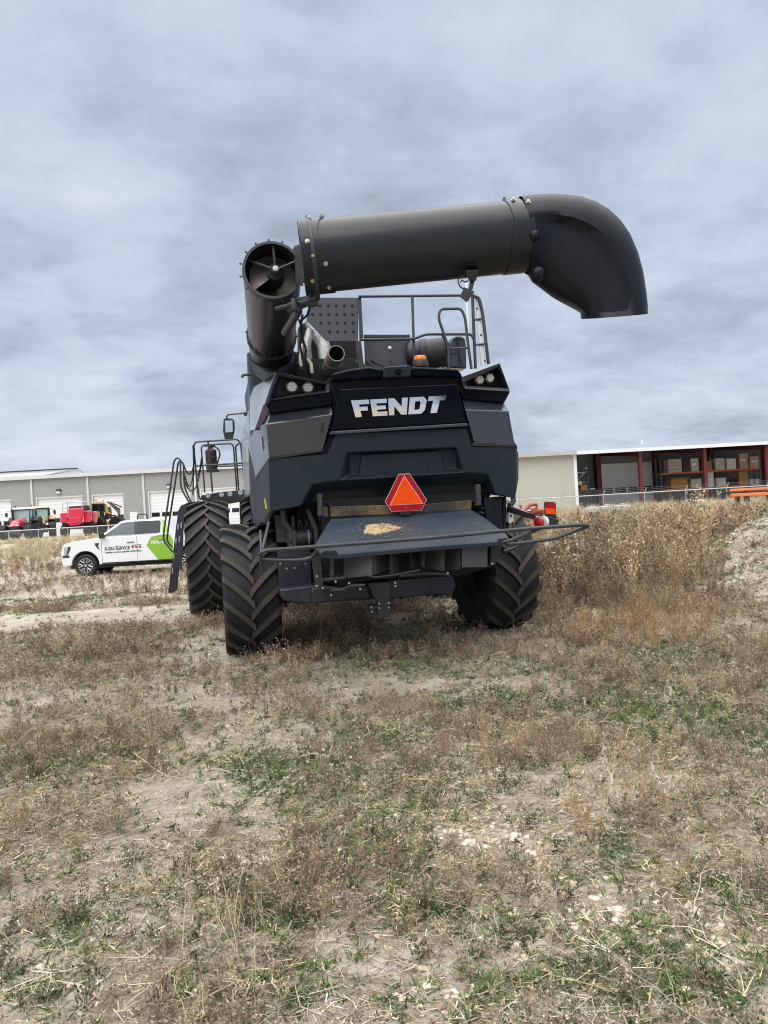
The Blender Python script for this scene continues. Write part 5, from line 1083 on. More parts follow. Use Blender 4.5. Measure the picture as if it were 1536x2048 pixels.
sbl([(181.5, 1004.5), (184, 1002.5), (206, 1001.5), (208.5, 1003.5), (208.5, 1007.3), (182, 1008.5)], .0, 2.1, 'cab_roof', 'tan', .06, cb)
for px in (187, 192, 206.5): sbl([(px - 1.2, 1000.5), (px + 1.2, 1000.3), (px + 1.2, 1002), (px - 1.2, 1002.2)], .0, .3, 'roof_light', 'black', 0, cb)
sbl([(201, 1023), (209, 1023), (209, 1040), (201.5, 1041)], .1, .19, 'cab_door', 'black', .02, cb)
mb = MB()
for a, b in (((184.5, 1008), (184.5, 1025)), ((208, 1007), (209, 1024)), ((197, 1008), (198, 1024))): mb.tube([SP(*a, .18), SP(*b, .18)], .06, 6)
mb.build('cab_frame', M['black'], cb)
sbl([(193, 1024), (199, 1023), (201, 1040), (204, 1047), (198, 1047), (194, 1036)], .0, 1.6, 'side_body', 'tyel')
sbl([(200, 1042.5), (224, 1041), (236, 1042), (236, 1049), (204, 1051)], -.1, 2.2, 'platform', 'tyel')
sbl([(223, 1033), (238.5, 1031.5), (238.5, 1042), (224, 1043)], .1, 1.8, 'engine_cover', 'tyel', .08)
sbl([(209, 1014), (222, 1012), (225, 1036), (211, 1040)], .6, 2.4, 'product_tank', 'bronze', .2)
sbl([(209, 1006), (214, 1009), (218, 1024), (224, 1027), (224, 1029), (210, 1026)], .2, .5, 'side_guard', 'tyel', .03)
mb = MB()
for i in range(9):
    t = i / 8; a = SP(213 + 14 * t, 1003 + 3 * t, .2 + .2 * (i % 3)); b = SP(231 + 9 * t, 1018 + 12 * t, .2 + .2 * (i % 3)); mb.tube([a, b], .05 + .03 * (i % 2), 5)
for i in range(10):
    t = i / 9; mb.tube([SP(222 + 16 * t, 1004 + 13 * t, .1), SP(226 + 14 * t, 1014 + 16 * t, .7)], .05, 5)
mb.hexa([SP(233, 1016, .2), SP(240, 1015, .2), SP(241, 1027, .2), (SP(236, 1031, .2))], [SP(233, 1016, .8), SP(240, 1015, .8), SP(241, 1027, .8), SP(236, 1031, .8)])
mb.build('folded_boom', M['bronze'], spr)
mb = MB(); mb.tube([SP(230, 1008, .3), SP(243, 1014, .3)], .06, 5); mb.hexa([SP(239, 1012, .2), SP(244, 1012, .2), SP(242, 1016, .2)], [SP(239, 1012, .5), SP(244, 1012, .5), SP(242, 1016, .5)]); mb.build('boom_tip', M['black'], spr)
for px, dz in ((199, .0), (236, .0), (199, 2.2), (236, 2.2)): p = SP(px, 1062, dz); wheel(spr, (p.x, p.y, .85), .85, .6, M['tyel'], (.25, 1, 0))

# ------------------------------------------------------------------ the white pick-up
ZT = 27.4; c = W(123.5, 1134, ZT); TK = TM((c.x, ZT + 1.0, -.29), R(0))
trk = thing('pickup_truck', 'white crew cab pickup with a lime green wrap and dealer lettering on its side', 'pickup truck', TK.translation)
def TP(px, py): q = onplane(TK, px, py, -1.0); return (q.x, q.z)
M['pwhite'] = mat('white_car_paint', (.80, .82, .84), .22, 0, .02, 1, coat=.6)
M['lime'] = mat('lime_green_wrap', (.23, .47, .03), .3, 0, .05, 2, coat=.4)
M['txt'] = mat('black_lettering', (.015, .015, .02), .5); M['txtred'] = mat('red_logo', (.45, .03, .05), .5); M['txtw'] = mat('white_lettering', (.8, .8, .8), .5)
def tp(mb, n, m, par=None, bv=0, sm=38): return mb.build(n, M[m], par or trk, bv, sm, None, 3)
xf, xrw, rw, ra = .85, 4.54, .405, .50
def arc(cx, r, n=14): return [(cx + r * math.cos(a), rw + .02 + r * math.sin(a)) for a in [math.pi * (1 - i / n) for i in range(n + 1)]]
low = [(.04, .44), (.02, .60), (0, .80), (.03, 1.02), (.07, 1.14), (.16, 1.21), (.55, 1.29), (1.20, 1.355), (1.36, 1.375), (2.5, 1.38), (3.95, 1.40), (4.0, 1.43), (5.88, 1.45), (5.92, 1.0), (5.90, .62), (5.1, .52)]
low += [p for p in reversed(arc(xrw, ra))][0:] if False else []
prof = low[:15] + [(xrw + ra + .02, .50)] + arc(xrw, ra)[::-1] + [(xrw - ra - .02, .44), (xf + ra + .1, .42)] + arc(xf, ra)[::-1] + [(xf - ra - .02, .44)]
# side skins as ngons bridged across the width
mb = MB(); n = len(prof); ys = [(-1.0, 0), (1.0, 0)]
mb.slab([(x, -1.0, z) for x, z in prof], 2.0); body = tp(mb, 'body', 'pwhite', None, .045)
mb = MB(); A = [(1.30, -.94, 1.37), (3.93, -.94, 1.39), (3.93, .94, 1.39), (1.30, .94, 1.37)]; Bq = [(2.12, -.74, 1.925), (3.70, -.74, 1.945), (3.70, .74, 1.945), (2.12, .74, 1.925)]
mb.hexa(A, Bq); cabo = tp(mb, 'cab', 'pwhite', None, .07)
def side(x, z, off=-.006): return (x, -.94 + .20 * (z - 1.38) / .55 + off, z)
def sidewin(pts, name, m, par): mb = MB(); mb.slab([side(x, z) for x, z in pts], (0, .004, 0)); return tp(mb, name, m, par)
M['carglass'] = mat('tinted_car_glass', (.012, .018, .022), .08, 0, .3, 2, coat=0, spec=.35)
M['frontglass'] = mat('clear_car_glass', (.06, .085, .09), .08, 0, .6, 2.5, coat=0, spec=.5)
sidewin([(1.50, 1.415), (2.00, 1.74), (2.16, 1.86), (2.60, 1.875), (2.60, 1.415)], 'side_window', 'frontglass', cabo)
sidewin([(2.68, 1.415), (2.68, 1.878), (3.50, 1.87), (3.56, 1.82), (3.56, 1.44), (3.5, 1.42)], 'side_window', 'carglass', cabo)
sidewin([(2.605, 1.41), (2.605, 1.88), (2.675, 1.88), (2.675, 1.41)], 'door_pillar', 'black', cabo)
mb = MB(); mb.slab([(1.36, -.86, 1.40), (1.36, .86, 1.40), (2.10, .70, 1.90), (2.10, -.70, 1.90)], (-.012, 0, .014)); tp(mb, 'windscreen', 'frontglass', cabo)
gp = [TP(324, 1069), TP(302, 1073.5), TP(293, 1091), TP(317, 1119), TP(346, 1117), TP(346, 1080), TP(339, 1067)]
gp = [(x, min(z, 1.36)) for x, z in gp]
mb = MB(); mb.slab([(x, -1.006, z) for x, z in gp], (0, .003, 0)); wrap = tp(mb, 'green_wrap', 'lime', body)
mb = MB(); mb.slab([side(x, z, -.005) for x, z in ((3.60, 1.42), (3.60, 1.82), (3.52, 1.90), (3.66, 1.90), (3.85, 1.60), (3.90, 1.43))], (0, .003, 0)); tp(mb, 'green_wrap', 'lime', cabo)
mb = MB(); mb.slab([(x, -1.009, z) for x, z in (TP(346.2, 1100), TP(346.2, 1084), TP(352, 1070), TP(360, 1070))], (0, .0024, 0)); tp(mb, 'wrap_stripe', 'txtw', body)
for a, b in ((202.5, 204), (274, 275.2)):
    mb = MB(); xa_ = TP(a, 1090)[0]; mb.bb((xa_, -1.003, .5), (xa_ + .012, -1.0005, 1.37)); tp(mb, 'door_seam', 'black', body)
mb = MB(); xa_ = TP(204, 1120)[0]; mb.bb((xa_, -1.02, .43), (3.98, -1.001, .475)); tp(mb, 'door_sill', 'black', body, .008)
mb = MB(); mb.slab([(x, -1.012, z) for x, z in (TP(189.5, 1086.5), TP(198.5, 1086), TP(196, 1092), (TP(199.5, 1100)), TP(195, 1097), TP(191, 1092))], (0, .011, 0)); tp(mb, 'fender_vent', 'black', body, .004)
for a, b in (((253.8, 1085.5), (268.2, 1082.5)), ((316, 1081), (329, 1078.5))):
    p_, q_ = TP(*a), TP(*b); mb = MB(); mb.bb((p_[0], -1.03, p_[1] - .0), (q_[0], -1.007, q_[1] - .01)); tp(mb, 'door_handle', 'black', body, .008)
hl = [TP(127, 1095), TP(140, 1093), TP(141, 1098), TP(136, 1112), TP(129, 1113)]; hl = [(max(x, .02), z) for x, z in hl]
mb = MB(); mb.slab([(x, -1.008, z) for x, z in hl], (0, .006, 0)); hlo = tp(mb, 'headlight', 'chrome', body, .01)
mb = MB(); mb.slab([(x, -1.011, z) for x, z in (TP(137, 1093.5), TP(141, 1093), TP(141, 1099), TP(134, 1112), TP(132, 1112))], (0, .003, 0)); tp(mb, 'lamp_surround', 'black', hlo)
mb = MB(); mb.bb((.05, -1.012, .72), (.30, -1.002, .80)); mb.bb((-.012, -.7, .62), (.0, .7, .78)); tp(mb, 'bumper_trim', 'black', body, .004)
mb = MB(); mb.bb((-.03, -.68, .84), (.012, .68, 1.12)); tp(mb, 'grille', 'black', body, .01)
mb = MB(); mb.box((1.53, -1.13, 1.44), (.13, .24, .20)); mb.box((1.58, -1.0, 1.40), (.08, .06, .06)); tp(mb, 'wing_mirror', 'black', body, .03)
mb = MB(); mb.bb((4.05, -.82, 1.458), (5.80, .82, 1.466)); tp(mb, 'bed_cover', 'black', body, .002)
mb = MB(); mb.bb((5.86, -.98, .95), (5.93, -.86, 1.40)); tp(mb, 'tail_light', 'redlens', body, .008)
mb = MB(); mb.bb((.3, -.93, .30), (5.6, .93, .415)); mb.bb((.3, -.75, .415), (5.6, .75, .9)); tp(mb, 'underbody', 'void')
M['alloy'] = mat('bright_alloy', (.62, .63, .64), .25, .8, .1, 4)
for cx in (xf, xrw):
    for s in (-1, 1):
        mb = MB(); mb.lathe([(-.13, .27), (-.115, .265), (-.10, .24), (-.06, .23), (.12, .25)], (0, 0, 0), (0, -s, 0) if False else (0, s, 0), 28, 0, False, False)
        mb.lathe([(-.055, .0), (-.055, .24)], (0, 0, 0), (0, s, 0), 24)
        wv_ = mb.build('wheel', M['black'], trk, 0, 38, Matrix.Translation((cx, s * .87, rw)))
        mb = MB()
        for i in range(6):
            a = 2 * math.pi * i / 6
            for da in (-.17, .17): mb.tube([(math.cos(a) * .06, -.0 + s * .10, math.sin(a) * .06), (math.cos(a + da) * .15, s * .115, math.sin(a + da) * .15), (math.cos(a + da * 1.5) * .245, s * .12, math.sin(a + da * 1.5) * .245)], .016, 6)
        mb.lathe([(.08, .055), (.125, .05), (.13, 0)], (0, 0, 0), (0, s, 0), 14); mb.ring((0, s * .118, 0), (0, 1, 0), .262, .02, .014, 32); mb.build('spokes', M['alloy'], wv_)
        mb = MB(); mb.lathe([(-.12, .26), (-.14, .30), (-.14, .36), (-.11, .395), (-.05, .405), (.05, .405), (.11, .395), (.14, .36), (.14, .30), (.12, .26)], (0, 0, 0), (0, 1, 0), 40); mb.build('tyre', M['rubber'], wv_)
def tmat(px, py, dy=-1.004):
    x, z = TP(px, py); return Matrix.Translation((x, dy, z)) @ Matrix.Rotation(R(90), 4, 'X')
text_mesh('lettering', 'A', .195, M['txt'], body, tmat(209.3, 1101.2), .004, .003, .10)
text_mesh('lettering', 'GRI-', .165, M['txt'], body, tmat(216, 1100.8), .004, .003, .25)
text_mesh('lettering', 'S', .195, M['txt'], body, tmat(231, 1100.0), .004, .003, .10)
text_mesh('lettering', 'ERVICE', .165, M['txt'], body, tmat(237.5, 1099.6), .004, .003, .40)
text_mesh('slogan', 'Together, we drive agriculture FORWARD', .075, M['txt'], body, tmat(210, 1106.6), .002, .003, 1.30)
mb = MB()
for i in range(3):
    x, z = TP(262.5 + i * 7.2, 1096.3 - i * .4); mb = MB(); mb.slab([(x + .02, -1.005, z), (x + .115, -1.005, z), (x + .085, -1.005, z + .075), (x, -1.005, z + .085)], (0, .003, 0)); tp(mb, 'logo_block', 'txtred', body)
x, z = TP(262.5, 1091.5); mb = MB(); mb.slab([(x, -1.005, z), (x + .38, -1.005, z + .015), (x + .36, -1.005, z + .045), (x + .02, -1.005, z + .03)], (0, .003, 0)); tp(mb, 'logo_bar', 'silver', body)
text_mesh('lettering', 'FENDT', .15, M['txtw'], wrap, tmat(302.5, 1087.5, -1.009), .005, .002, .46)

# ------------------------------------------------------------------ ground sheet
def project(x, y, z=0.0):
    P = np.stack([np.asarray(x, float), np.asarray(y, float), np.zeros_like(np.asarray(x, float)) + z - EYE], -1)
    Q = P @ np.array(CAMROT.to_3x3()); d = -Q[:, 2]; d = np.where(d < .05, .05, d)
    return CX + F * Q[:, 0] / d, CY - F * Q[:, 1] / d
def blobs(px, py, L_):
    s = np.zeros_like(px)
    for bx, by, rx, ry in L_: s = np.maximum(s, np.exp(-(((px - bx) / rx) ** 2 + ((py - by) / ry) ** 2)))
    return s
BROWN = [(330, 1350, 160, 30), (250, 1440, 230, 60), (600, 1310, 120, 40), (760, 1330, 120, 50), (900, 1290, 220, 50), (1150, 1290, 150, 40), (1350, 1290, 200, 40), (170, 1650, 170, 60), (330, 1660, 120, 50),
         (640, 1660, 60, 50), (700, 1840, 130, 55), (960, 1490, 220, 45), (1250, 1560, 180, 60), (1400, 1500, 130, 60), (1430, 1690, 100, 60), (1330, 1770, 60, 60), (880, 1590, 170, 40), (600, 1420, 120, 40),
         (1480, 1400, 80, 60), (760, 1430, 120, 30), (40, 1700, 70, 60), (1180, 1640, 90, 30), (700, 1215, 300, 30)]
GREEN = [(500, 1810, 160, 60), (350, 1880, 150, 50), (300, 1790, 100, 40), (200, 1860, 100, 60), (600, 1960, 150, 50), (400, 1990, 150, 50), (820, 1800, 80, 40), (1000, 1850, 100, 40), (1220, 1680, 50, 60),
         (1250, 1940, 120, 60), (1400, 1960, 100, 50), (700, 1470, 160, 40), (500, 1520, 160, 40), (100, 1520, 140, 40), (950, 1420, 170, 40), (1230, 1340, 140, 35), (1110, 1200, 60, 25), (1490, 1640, 60, 40),
         (820, 1980, 80, 40), (120, 1990, 80, 30), (1010, 1960, 80, 40), (1350, 1450, 140, 40), (840, 1290, 120, 30), (60, 1290, 120, 30), (1450, 1430, 100, 30), (730, 1700, 60, 40)]
BARE = [(430, 1390, 90, 45), (200, 1315, 220, 22), (480, 1290, 100, 20), (830, 1375, 70, 15), (1490, 1560, 100, 45), (1280, 1430, 70, 18), (1000, 1680, 190, 50), (1250, 1830, 220, 50), (1060, 1760, 120, 40), (510, 1720, 90, 38),
        (250, 1830, 70, 30), (160, 1930, 100, 40), (1480, 1900, 80, 40), (1130, 1310, 70, 18), (60, 1610, 80, 22), (720, 1390, 80, 18), (850, 1960, 120, 40), (640, 1870, 60, 25), (1080, 1900, 90, 30), (480, 1930, 60, 25)]
ga, gb_ = G(-40, 1246), G(372, 1224)
def pathd(x, y):
    dx, dy = gb_.x - ga.x, gb_.y - ga.y; l = math.hypot(dx, dy); s = ((x - ga.x) * dx + (y - ga.y) * dy) / l; d = np.abs(-(x - ga.x) * dy + (y - ga.y) * dx) / l
    return d + (fbm(x, y, 1.3, 3, 21) - .5) * .9 + np.maximum(s - l - 1.0, 0)
def fields(x, y):
    px, py = project(x, y)
    vis = (y > 1.2).astype(float)
    bb_ = blobs(px, py, BROWN) * vis; gg = blobs(px, py, GREEN) * vis; br = blobs(px, py, BARE) * vis
    nb, ng, nr_ = fbm(x, y, .8, 4, 31), fbm(x, y, 1.1, 4, 47), fbm(x, y, .9, 4, 63)
    pth = smooth01((1.4 - pathd(x, y)) / .4)
    bare = np.clip(np.maximum(br * .95 * smooth01((nr_ - .34) / .22), smooth01((nr_ - .565) / .09) * .8), 0, 1); bare = np.maximum(bare, pth)
    bare = np.where(y > 17, bare * .25, bare)
    brown = (1 - pth) * np.clip(.15 + .9 * bb_ * smooth01((nb - .25) / .25) + .9 * smooth01((nb - .46) / .12) * (1 - .5 * gg), 0, 1) * (1 - .93 * bare)
    green = np.clip(.12 + .95 * gg * smooth01((ng - .28) / .25) + .5 * smooth01((ng - .56) / .1), 0, 1) * (1 - .85 * bare) * (1 - .4 * bb_)
    return brown, green, bare, pth
ny, nx = 560, 520
tv = np.linspace(0, 1, ny); yv = 1.2 * (700 / 1.2) ** tv; yv = np.concatenate([np.linspace(-40, 1.1, 26), yv])
uv_ = np.linspace(-1, 1, nx); YY, UU = np.meshgrid(yv, uv_, indexing='ij'); XX = UU * (3.0 + .85 * np.abs(YY))
ZZ = H(XX, YY)
def grid_mesh(name, X, Y, Z, m):
    r, c = X.shape; v = np.stack([X, Y, Z], -1).reshape(-1, 3).astype(np.float32); i = np.arange(r * c).reshape(r, c)
    q = np.stack([i[:-1, :-1], i[:-1, 1:], i[1:, 1:], i[1:, :-1]], -1).reshape(-1, 4)
    me = bpy.data.meshes.new(name); me.vertices.add(len(v)); me.vertices.foreach_set('co', v.ravel()); me.loops.add(q.size); me.loops.foreach_set('vertex_index', q.ravel().astype(np.int32))
    me.polygons.add(len(q)); me.polygons.foreach_set('loop_start', (np.arange(len(q)) * 4).astype(np.int32)); me.polygons.foreach_set('use_smooth', np.ones(len(q), bool)); me.update(); me.validate()
    me.materials.append(m); o = bpy.data.objects.new(name, me); COL.objects.link(o); return o
gm = bpy.data.materials.new('field_soil'); gm.use_nodes = True; nt = gm.node_tree; bs = nt.nodes['Principled BSDF']; bs.inputs['Roughness'].default_value = .95; bs.inputs['Specular IOR Level'].default_value = .1
def gn(t, **k):
    n = nt.nodes.new(t)
    for a, b in k.items(): setattr(n, a, b)
    return n
gt = gn('ShaderNodeTexCoord'); at = gn('ShaderNodeAttribute', attribute_name='cover'); sp_ = gn('ShaderNodeSeparateColor'); nt.links.new(at.outputs['Color'], sp_.inputs[0])
def gnoise(sc, det, rough=.6):
    n = gn('ShaderNodeTexNoise'); n.inputs['Scale'].default_value = sc; n.inputs['Detail'].default_value = det; n.inputs['Roughness'].default_value = rough; nt.links.new(gt.outputs['Object'], n.inputs['Vector']); return n.outputs[0]
def gmix(f, a, b):
    n = gn('ShaderNodeMix', data_type='RGBA')
    for i, v in ((0, f), (6, a), (7, b)):
        if isinstance(v, tuple): n.inputs[i].default_value = v + (1,)
        elif isinstance(v, float): n.inputs[i].default_value = v
        else: nt.links.new(v, n.inputs[i])
    return n.outputs[2]
def gr_(v, a, b, c=0.0, d=1.0):
    n = gn('ShaderNodeMapRange'); n.inputs[1].default_value = a; n.inputs[2].default_value = b; n.inputs[3].default_value = c; n.inputs[4].default_value = d; nt.links.new(v, n.inputs[0]); return n.outputs[0]
soil = gmix(gr_(gnoise(1.2, 6), .35, .68), (.45, .39, .305), (.70, .64, .545))
soil = gmix(gr_(gnoise(14, 6, .7), .45, .75), soil, (.38, .31, .23))
soil = gmix(gr_(gnoise(55, 4, .7), .56, .70), soil, (.76, .70, .61))
litter = gmix(gr_(gnoise(40, 5, .75), .4, .65), (.18, .145, .10), (.48, .40, .29))
lf = gn('ShaderNodeMath', operation='MULTIPLY'); nt.links.new(sp_.outputs[0], lf.inputs[0]); nt.links.new(gr_(gnoise(7, 5, .7), .3, .62, .15, 1.0), lf.inputs[1])
col_ = gmix(lf.outputs[0], soil, litter)
gf = gn('ShaderNodeMath', operation='MULTIPLY'); nt.links.new(sp_.outputs[1], gf.inputs[0]); nt.links.new(gr_(gnoise(11, 5, .7), .42, .62, .0, .75), gf.inputs[1])
col_ = gmix(gf.outputs[0], col_, (.085, .125, .048))
nt.links.new(col_, bs.inputs['Base Color'])
hsum = gn('ShaderNodeMath', operation='ADD'); nt.links.new(gnoise(22, 6, .7), hsum.inputs[0]); nt.links.new(gnoise(90, 3, .6), hsum.inputs[1])
bp = gn('ShaderNodeBump'); bp.inputs['Strength'].default_value = .9; bp.inputs['Distance'].default_value = .04; nt.links.new(hsum.outputs[0], bp.inputs['Height']); nt.links.new(bp.outputs[0], bs.inputs['Normal'])
ground = grid_mesh('ground', XX, YY, ZZ, gm); ground['kind'] = 'structure'
fb, fg, fbare, fp = fields(XX.ravel(), YY.ravel())
ca = ground.data.color_attributes.new('cover', 'FLOAT_COLOR', 'POINT')
far = smooth01((YY.ravel() - 50) / 10)
cv = np.stack([np.clip(fb * 1.0, 0, 1) * (1 - far) * (1 - smooth01(mound_h(XX.ravel(), YY.ravel()) / .5)), np.clip(fg, 0, 1) * (1 - far), fbare, np.ones_like(fb)], -1)
ca.data.foreach_set('color', cv.astype(np.float32).ravel())

# ------------------------------------------------------------------ plants: templates are (verts, tris, colour factor per vertex)
def ribbon(V, T, Cc, P, wd, cf, taper=True):
    P = np.asarray(P); n = len(P); d = P[-1] - P[0]; s = np.cross(d, rng.normal(size=3)); s /= (np.linalg.norm(s) + 1e-9); b = sum(len(v) for v in V)
    ws = np.array([wd * (1 - (.75 * i / (n - 1) if taper else 0)) for i in range(n)])[:, None] / 2
    V.append(np.stack([P - s * ws, P + s * ws], 1).reshape(-1, 3)); Cc.append(np.tile(np.asarray(cf, float), (2 * n, 1)))
    for i in range(n - 1): a = b + 2 * i; T += [(a, a + 1, a + 3), (a, a + 3, a + 2)]
def leaf(V, T, Cc, p, d, ln, wd, cf):
    s = np.cross(d, rng.normal(size=3)); s /= (np.linalg.norm(s) + 1e-9); b = sum(len(v) for v in V)
    V.append(np.array([p - s * wd * .3, p + d * ln * .5 + s * wd * .6, p + d * ln, p + d * ln * .45 - s * wd * .6])); Cc.append(np.tile(np.asarray(cf, float), (4, 1))); T += [(b, b + 1, b + 2), (b, b + 2, b + 3)]
def fin(V, T, Cc): return np.concatenate(V), np.array(T, np.int64), np.concatenate(Cc)
def rdir(el0, el1):
    a = rng.uniform(0, 2 * math.pi); e = rng.uniform(el0, el1); return np.array([math.cos(a) * math.cos(e), math.sin(a) * math.cos(e), math.sin(e)])
def bushy(nst, nbr, nlf, spread=.9, lw=.034, ll=.065, sw=.015):
    V, T, Cc = [], [], []
    for s in range(nst):
        d = rdir(math.pi / 2 - spread, math.pi / 2 - .05); L0 = rng.uniform(.6, 1.05); p0 = np.array([rng.normal() * .05, rng.normal() * .05, 0]); up = np.array([0, 0, .25 * rng.random()])
        P = [p0 + d * L0 * t + up * t * t * L0 + rng.normal(size=3) * .015 for t in (0, .4, .75, 1.0)]; ribbon(V, T, Cc, P, sw, (1.25, 1.12, .92))
        for b in range(nbr):
            t = rng.uniform(.25, 1.0); q = p0 + d * L0 * t + up * t * t * L0; bd = d * .5 + rdir(-.1, 1.2); bd /= np.linalg.norm(bd); bl_ = rng.uniform(.10, .30) * (1.25 - .5 * t)
            ribbon(V, T, Cc, [q, q + bd * bl_], sw * .6, (1.1, 1.0, .9))
            for k in range(nlf):
                r = q + bd * bl_ * rng.uniform(.1, 1.05); v = rng.uniform(.35, 1.65); leaf(V, T, Cc, r, (bd * .4 + rdir(-1.2, 1.4)), ll * rng.uniform(.5, 1.2), lw * rng.uniform(.6, 1.3), (v, v, v))
    return fin(V, T, Cc)
def tuft(nbl, curve=.6, wd=.06, el=(.5, 1.45), seg=4):
    V, T, Cc = [], [], []
    for i in range(nbl):
        d = rdir(*el); L0 = rng.uniform(.5, 1.1); o = np.array([rng.normal() * .12, rng.normal() * .12, 0]); v = rng.uniform(.7, 1.3); c = curve * rng.random()
        P = [o + d * L0 * t - np.array([0, 0, c * t * t * L0 * .6]) for t in np.linspace(0, 1, seg)]; ribbon(V, T, Cc, P, wd, (v, v, v * rng.uniform(.8, 1.1)))
    return fin(V, T, Cc)
def twig(nb=7):
    V, T, Cc = [], [], []; d = rdir(0.02, .35); P = [np.array([0, 0, .02])]; 
    for i in range(5): d = d + rng.normal(size=3) * np.array([.25, .25, .12]); d /= np.linalg.norm(d); P.append(P[-1] + d * .2)
    P = np.array(P); P[:, 2] = np.abs(P[:, 2]); ribbon(V, T, Cc, P, .016, (1, 1, 1))
    for i in range(nb):
        q = P[rng.integers(1, 5)]; e = d + rng.normal(size=3) * np.array([.8, .8, .5]); e /= np.linalg.norm(e); e[2] = abs(e[2]) * .6; m_ = q + e * rng.uniform(.1, .25); e2 = e + rng.normal(size=3) * .4; ribbon(V, T, Cc, [q, m_, m_ + e2 * .15], .010, (1, 1, 1))
    return fin(V, T, Cc)
def stalk():
    V, T, Cc = [], [], []; d = rdir(1.2, 1.55); P = [d * t + rng.normal(size=3) * .012 for t in np.linspace(0, 1, 5)]; P[0] = np.zeros(3); ribbon(V, T, Cc, P, .014, (1, 1, 1))
    for k in range(3): q = P[rng.integers(1, 5)]; ribbon(V, T, Cc, [q, q + rdir(.2, 1.2) * rng.uniform(.06, .16)], .008, (1, 1, .95))
    return fin(V, T, Cc)
def spray(nst=9, nbr=10, nlf=3):
    """tall loose weed: upright stems, fine seed sprays in the upper two thirds"""
    return bushy(nst, nbr, nlf, .62, .026, .055, .012)
MV = attr_mat('dry_foliage', .9, .1)
def scatter(name, temps, x, y, sc, colr, cvar=.18, tilt=.12, sink=.01, zs=None, m=None, label=None):
    n = len(x); which = rng.integers(0, len(temps), n); z = H(x, y) - sink; VV, TT, CCc = [], [], []; off = 0
    zsc = sc if zs is None else zs
    for ti, (v, t, c) in enumerate(temps):
        idx = np.nonzero(which == ti)[0]; k = len(idx)
        if k == 0: continue
        a = rng.uniform(0, 2 * math.pi, k); ca_, sa_ = np.cos(a), np.sin(a); tx, ty = rng.normal(size=k) * tilt, rng.normal(size=k) * tilt
        vx = (v[None, :, 0] * ca_[:, None] - v[None, :, 1] * sa_[:, None]) * sc[idx][:, None]; vy = (v[None, :, 0] * sa_[:, None] + v[None, :, 1] * ca_[:, None]) * sc[idx][:, None]; vz = v[None, :, 2] * zsc[idx][:, None]
        vx = vx + vz * tx[:, None]; vy = vy + vz * ty[:, None]
        VV.append(np.stack([vx + x[idx][:, None], vy + y[idx][:, None], vz + z[idx][:, None]], -1).reshape(-1, 3))
        TT.append((t[None] + (np.arange(k) * len(v))[:, None, None] + off).reshape(-1, 3)); off += k * len(v)
        base = colr[idx] * (1 + rng.normal(size=(k, 1)) * cvar); CCc.append(np.clip(base[:, None, :] * c[None], .01, .95).reshape(-1, 3))
    if not VV: return None
    V, T, Cc = np.concatenate(VV).astype(np.float32), np.concatenate(TT).astype(np.int32), np.concatenate(CCc)
    me = bpy.data.meshes.new(name); me.vertices.add(len(V)); me.vertices.foreach_set('co', V.ravel()); me.loops.add(T.size); me.loops.foreach_set('vertex_index', T.ravel()); me.polygons.add(len(T)); me.polygons.foreach_set('loop_start', (np.arange(len(T)) * 3).astype(np.int32)); me.update()
    at_ = me.color_attributes.new('Col', 'FLOAT_COLOR', 'POINT'); at_.data.foreach_set('color', np.concatenate([Cc, np.ones((len(Cc), 1))], 1).astype(np.float32).ravel())
    me.materials.append(m or MV); o = bpy.data.objects.new(name, me); COL.objects.link(o); o['kind'] = 'stuff'; print(name, n, len(T)); return o
def cand(n, y0, y1, power=1.0, wid=.62, pad=1.2):
    u = rng.random(n); y = (y0 ** power + u * (y1 ** power - y0 ** power)) ** (1 / power); x = rng.uniform(-1, 1, n) * (wid * y + pad); return x, y
def keep(x, y, p):
    q = rng.random(len(x)) < p; return x[q], y[q]
def clear_wheels(x, y):
    """nothing grows through tyres: local boxes of the wheels"""
    c, s = math.cos(R(12)), math.sin(R(12)); dx, dy = x + .185, y - 9.44; lx, ly = dx * c + dy * s, -dx * s + dy * c
    k = np.ones(len(x), bool)
    for wx, wy, hw, hl in ((-1.5, 0, .42, .5), (1.5, 0, .42, .5), (-1.93, 3.9, .42, .6), (-1.07, 3.9, .42, .6), (1.07, 3.9, .42, .6), (1.93, 3.9, .42, .6)): k &= ~((np.abs(lx - wx) < hw) & (np.abs(ly - wy) < hl))
    k &= ~((x > -12.2) & (x < -5.0) & (y > 27.2) & (y < 29.6)); return k
def cols_of(n, *cs):
    cs = np.array(cs); return cs[rng.integers(0, len(cs), n)]
BRN = [(.31, .235, .165), (.25, .185, .13), (.37, .29, .205), (.32, .265, .21), (.43, .345, .24), (.205, .145, .10)]
# near weeds in full detail, then coarser ones further off
t_near = [bushy(8, 6, 4) for _ in range(6)]; t_mid = [bushy(7, 5, 3, .95, .055, .10, .022) for _ in range(6)]; t_far = [bushy(6, 4, 3, .85, .075, .13, .03) for _ in range(4)]
x, y = cand(9500, 1.9, 8.5, 1.6); b_, g_, br_, p_ = fields(x, y); x, y = keep(x, y, b_ ** 1.5 * .75 * smooth01((fbm(x, y, 2.4, 3, 140) - .36) / .16))
scatter('dry_weeds', t_near, x, y, rng.uniform(.06, .15, len(x)) * (.6 + .9 * fbm(x, y, 2.4, 3, 140)), cols_of(len(x), *BRN) * (.7 + .6 * fbm(x, y, 1.3, 2, 143))[:, None])
x, y = cand(20000, 8.0, 17, 1.8); b_, g_, br_, p_ = fields(x, y); k = clear_wheels(x, y) & (mound_h(x, y) < .35); x, y, b_ = x[k], y[k], b_[k]; x, y = keep(x, y, b_ ** 1.5 * .75 * smooth01((fbm(x, y, 1.7, 3, 141) - .36) / .16))
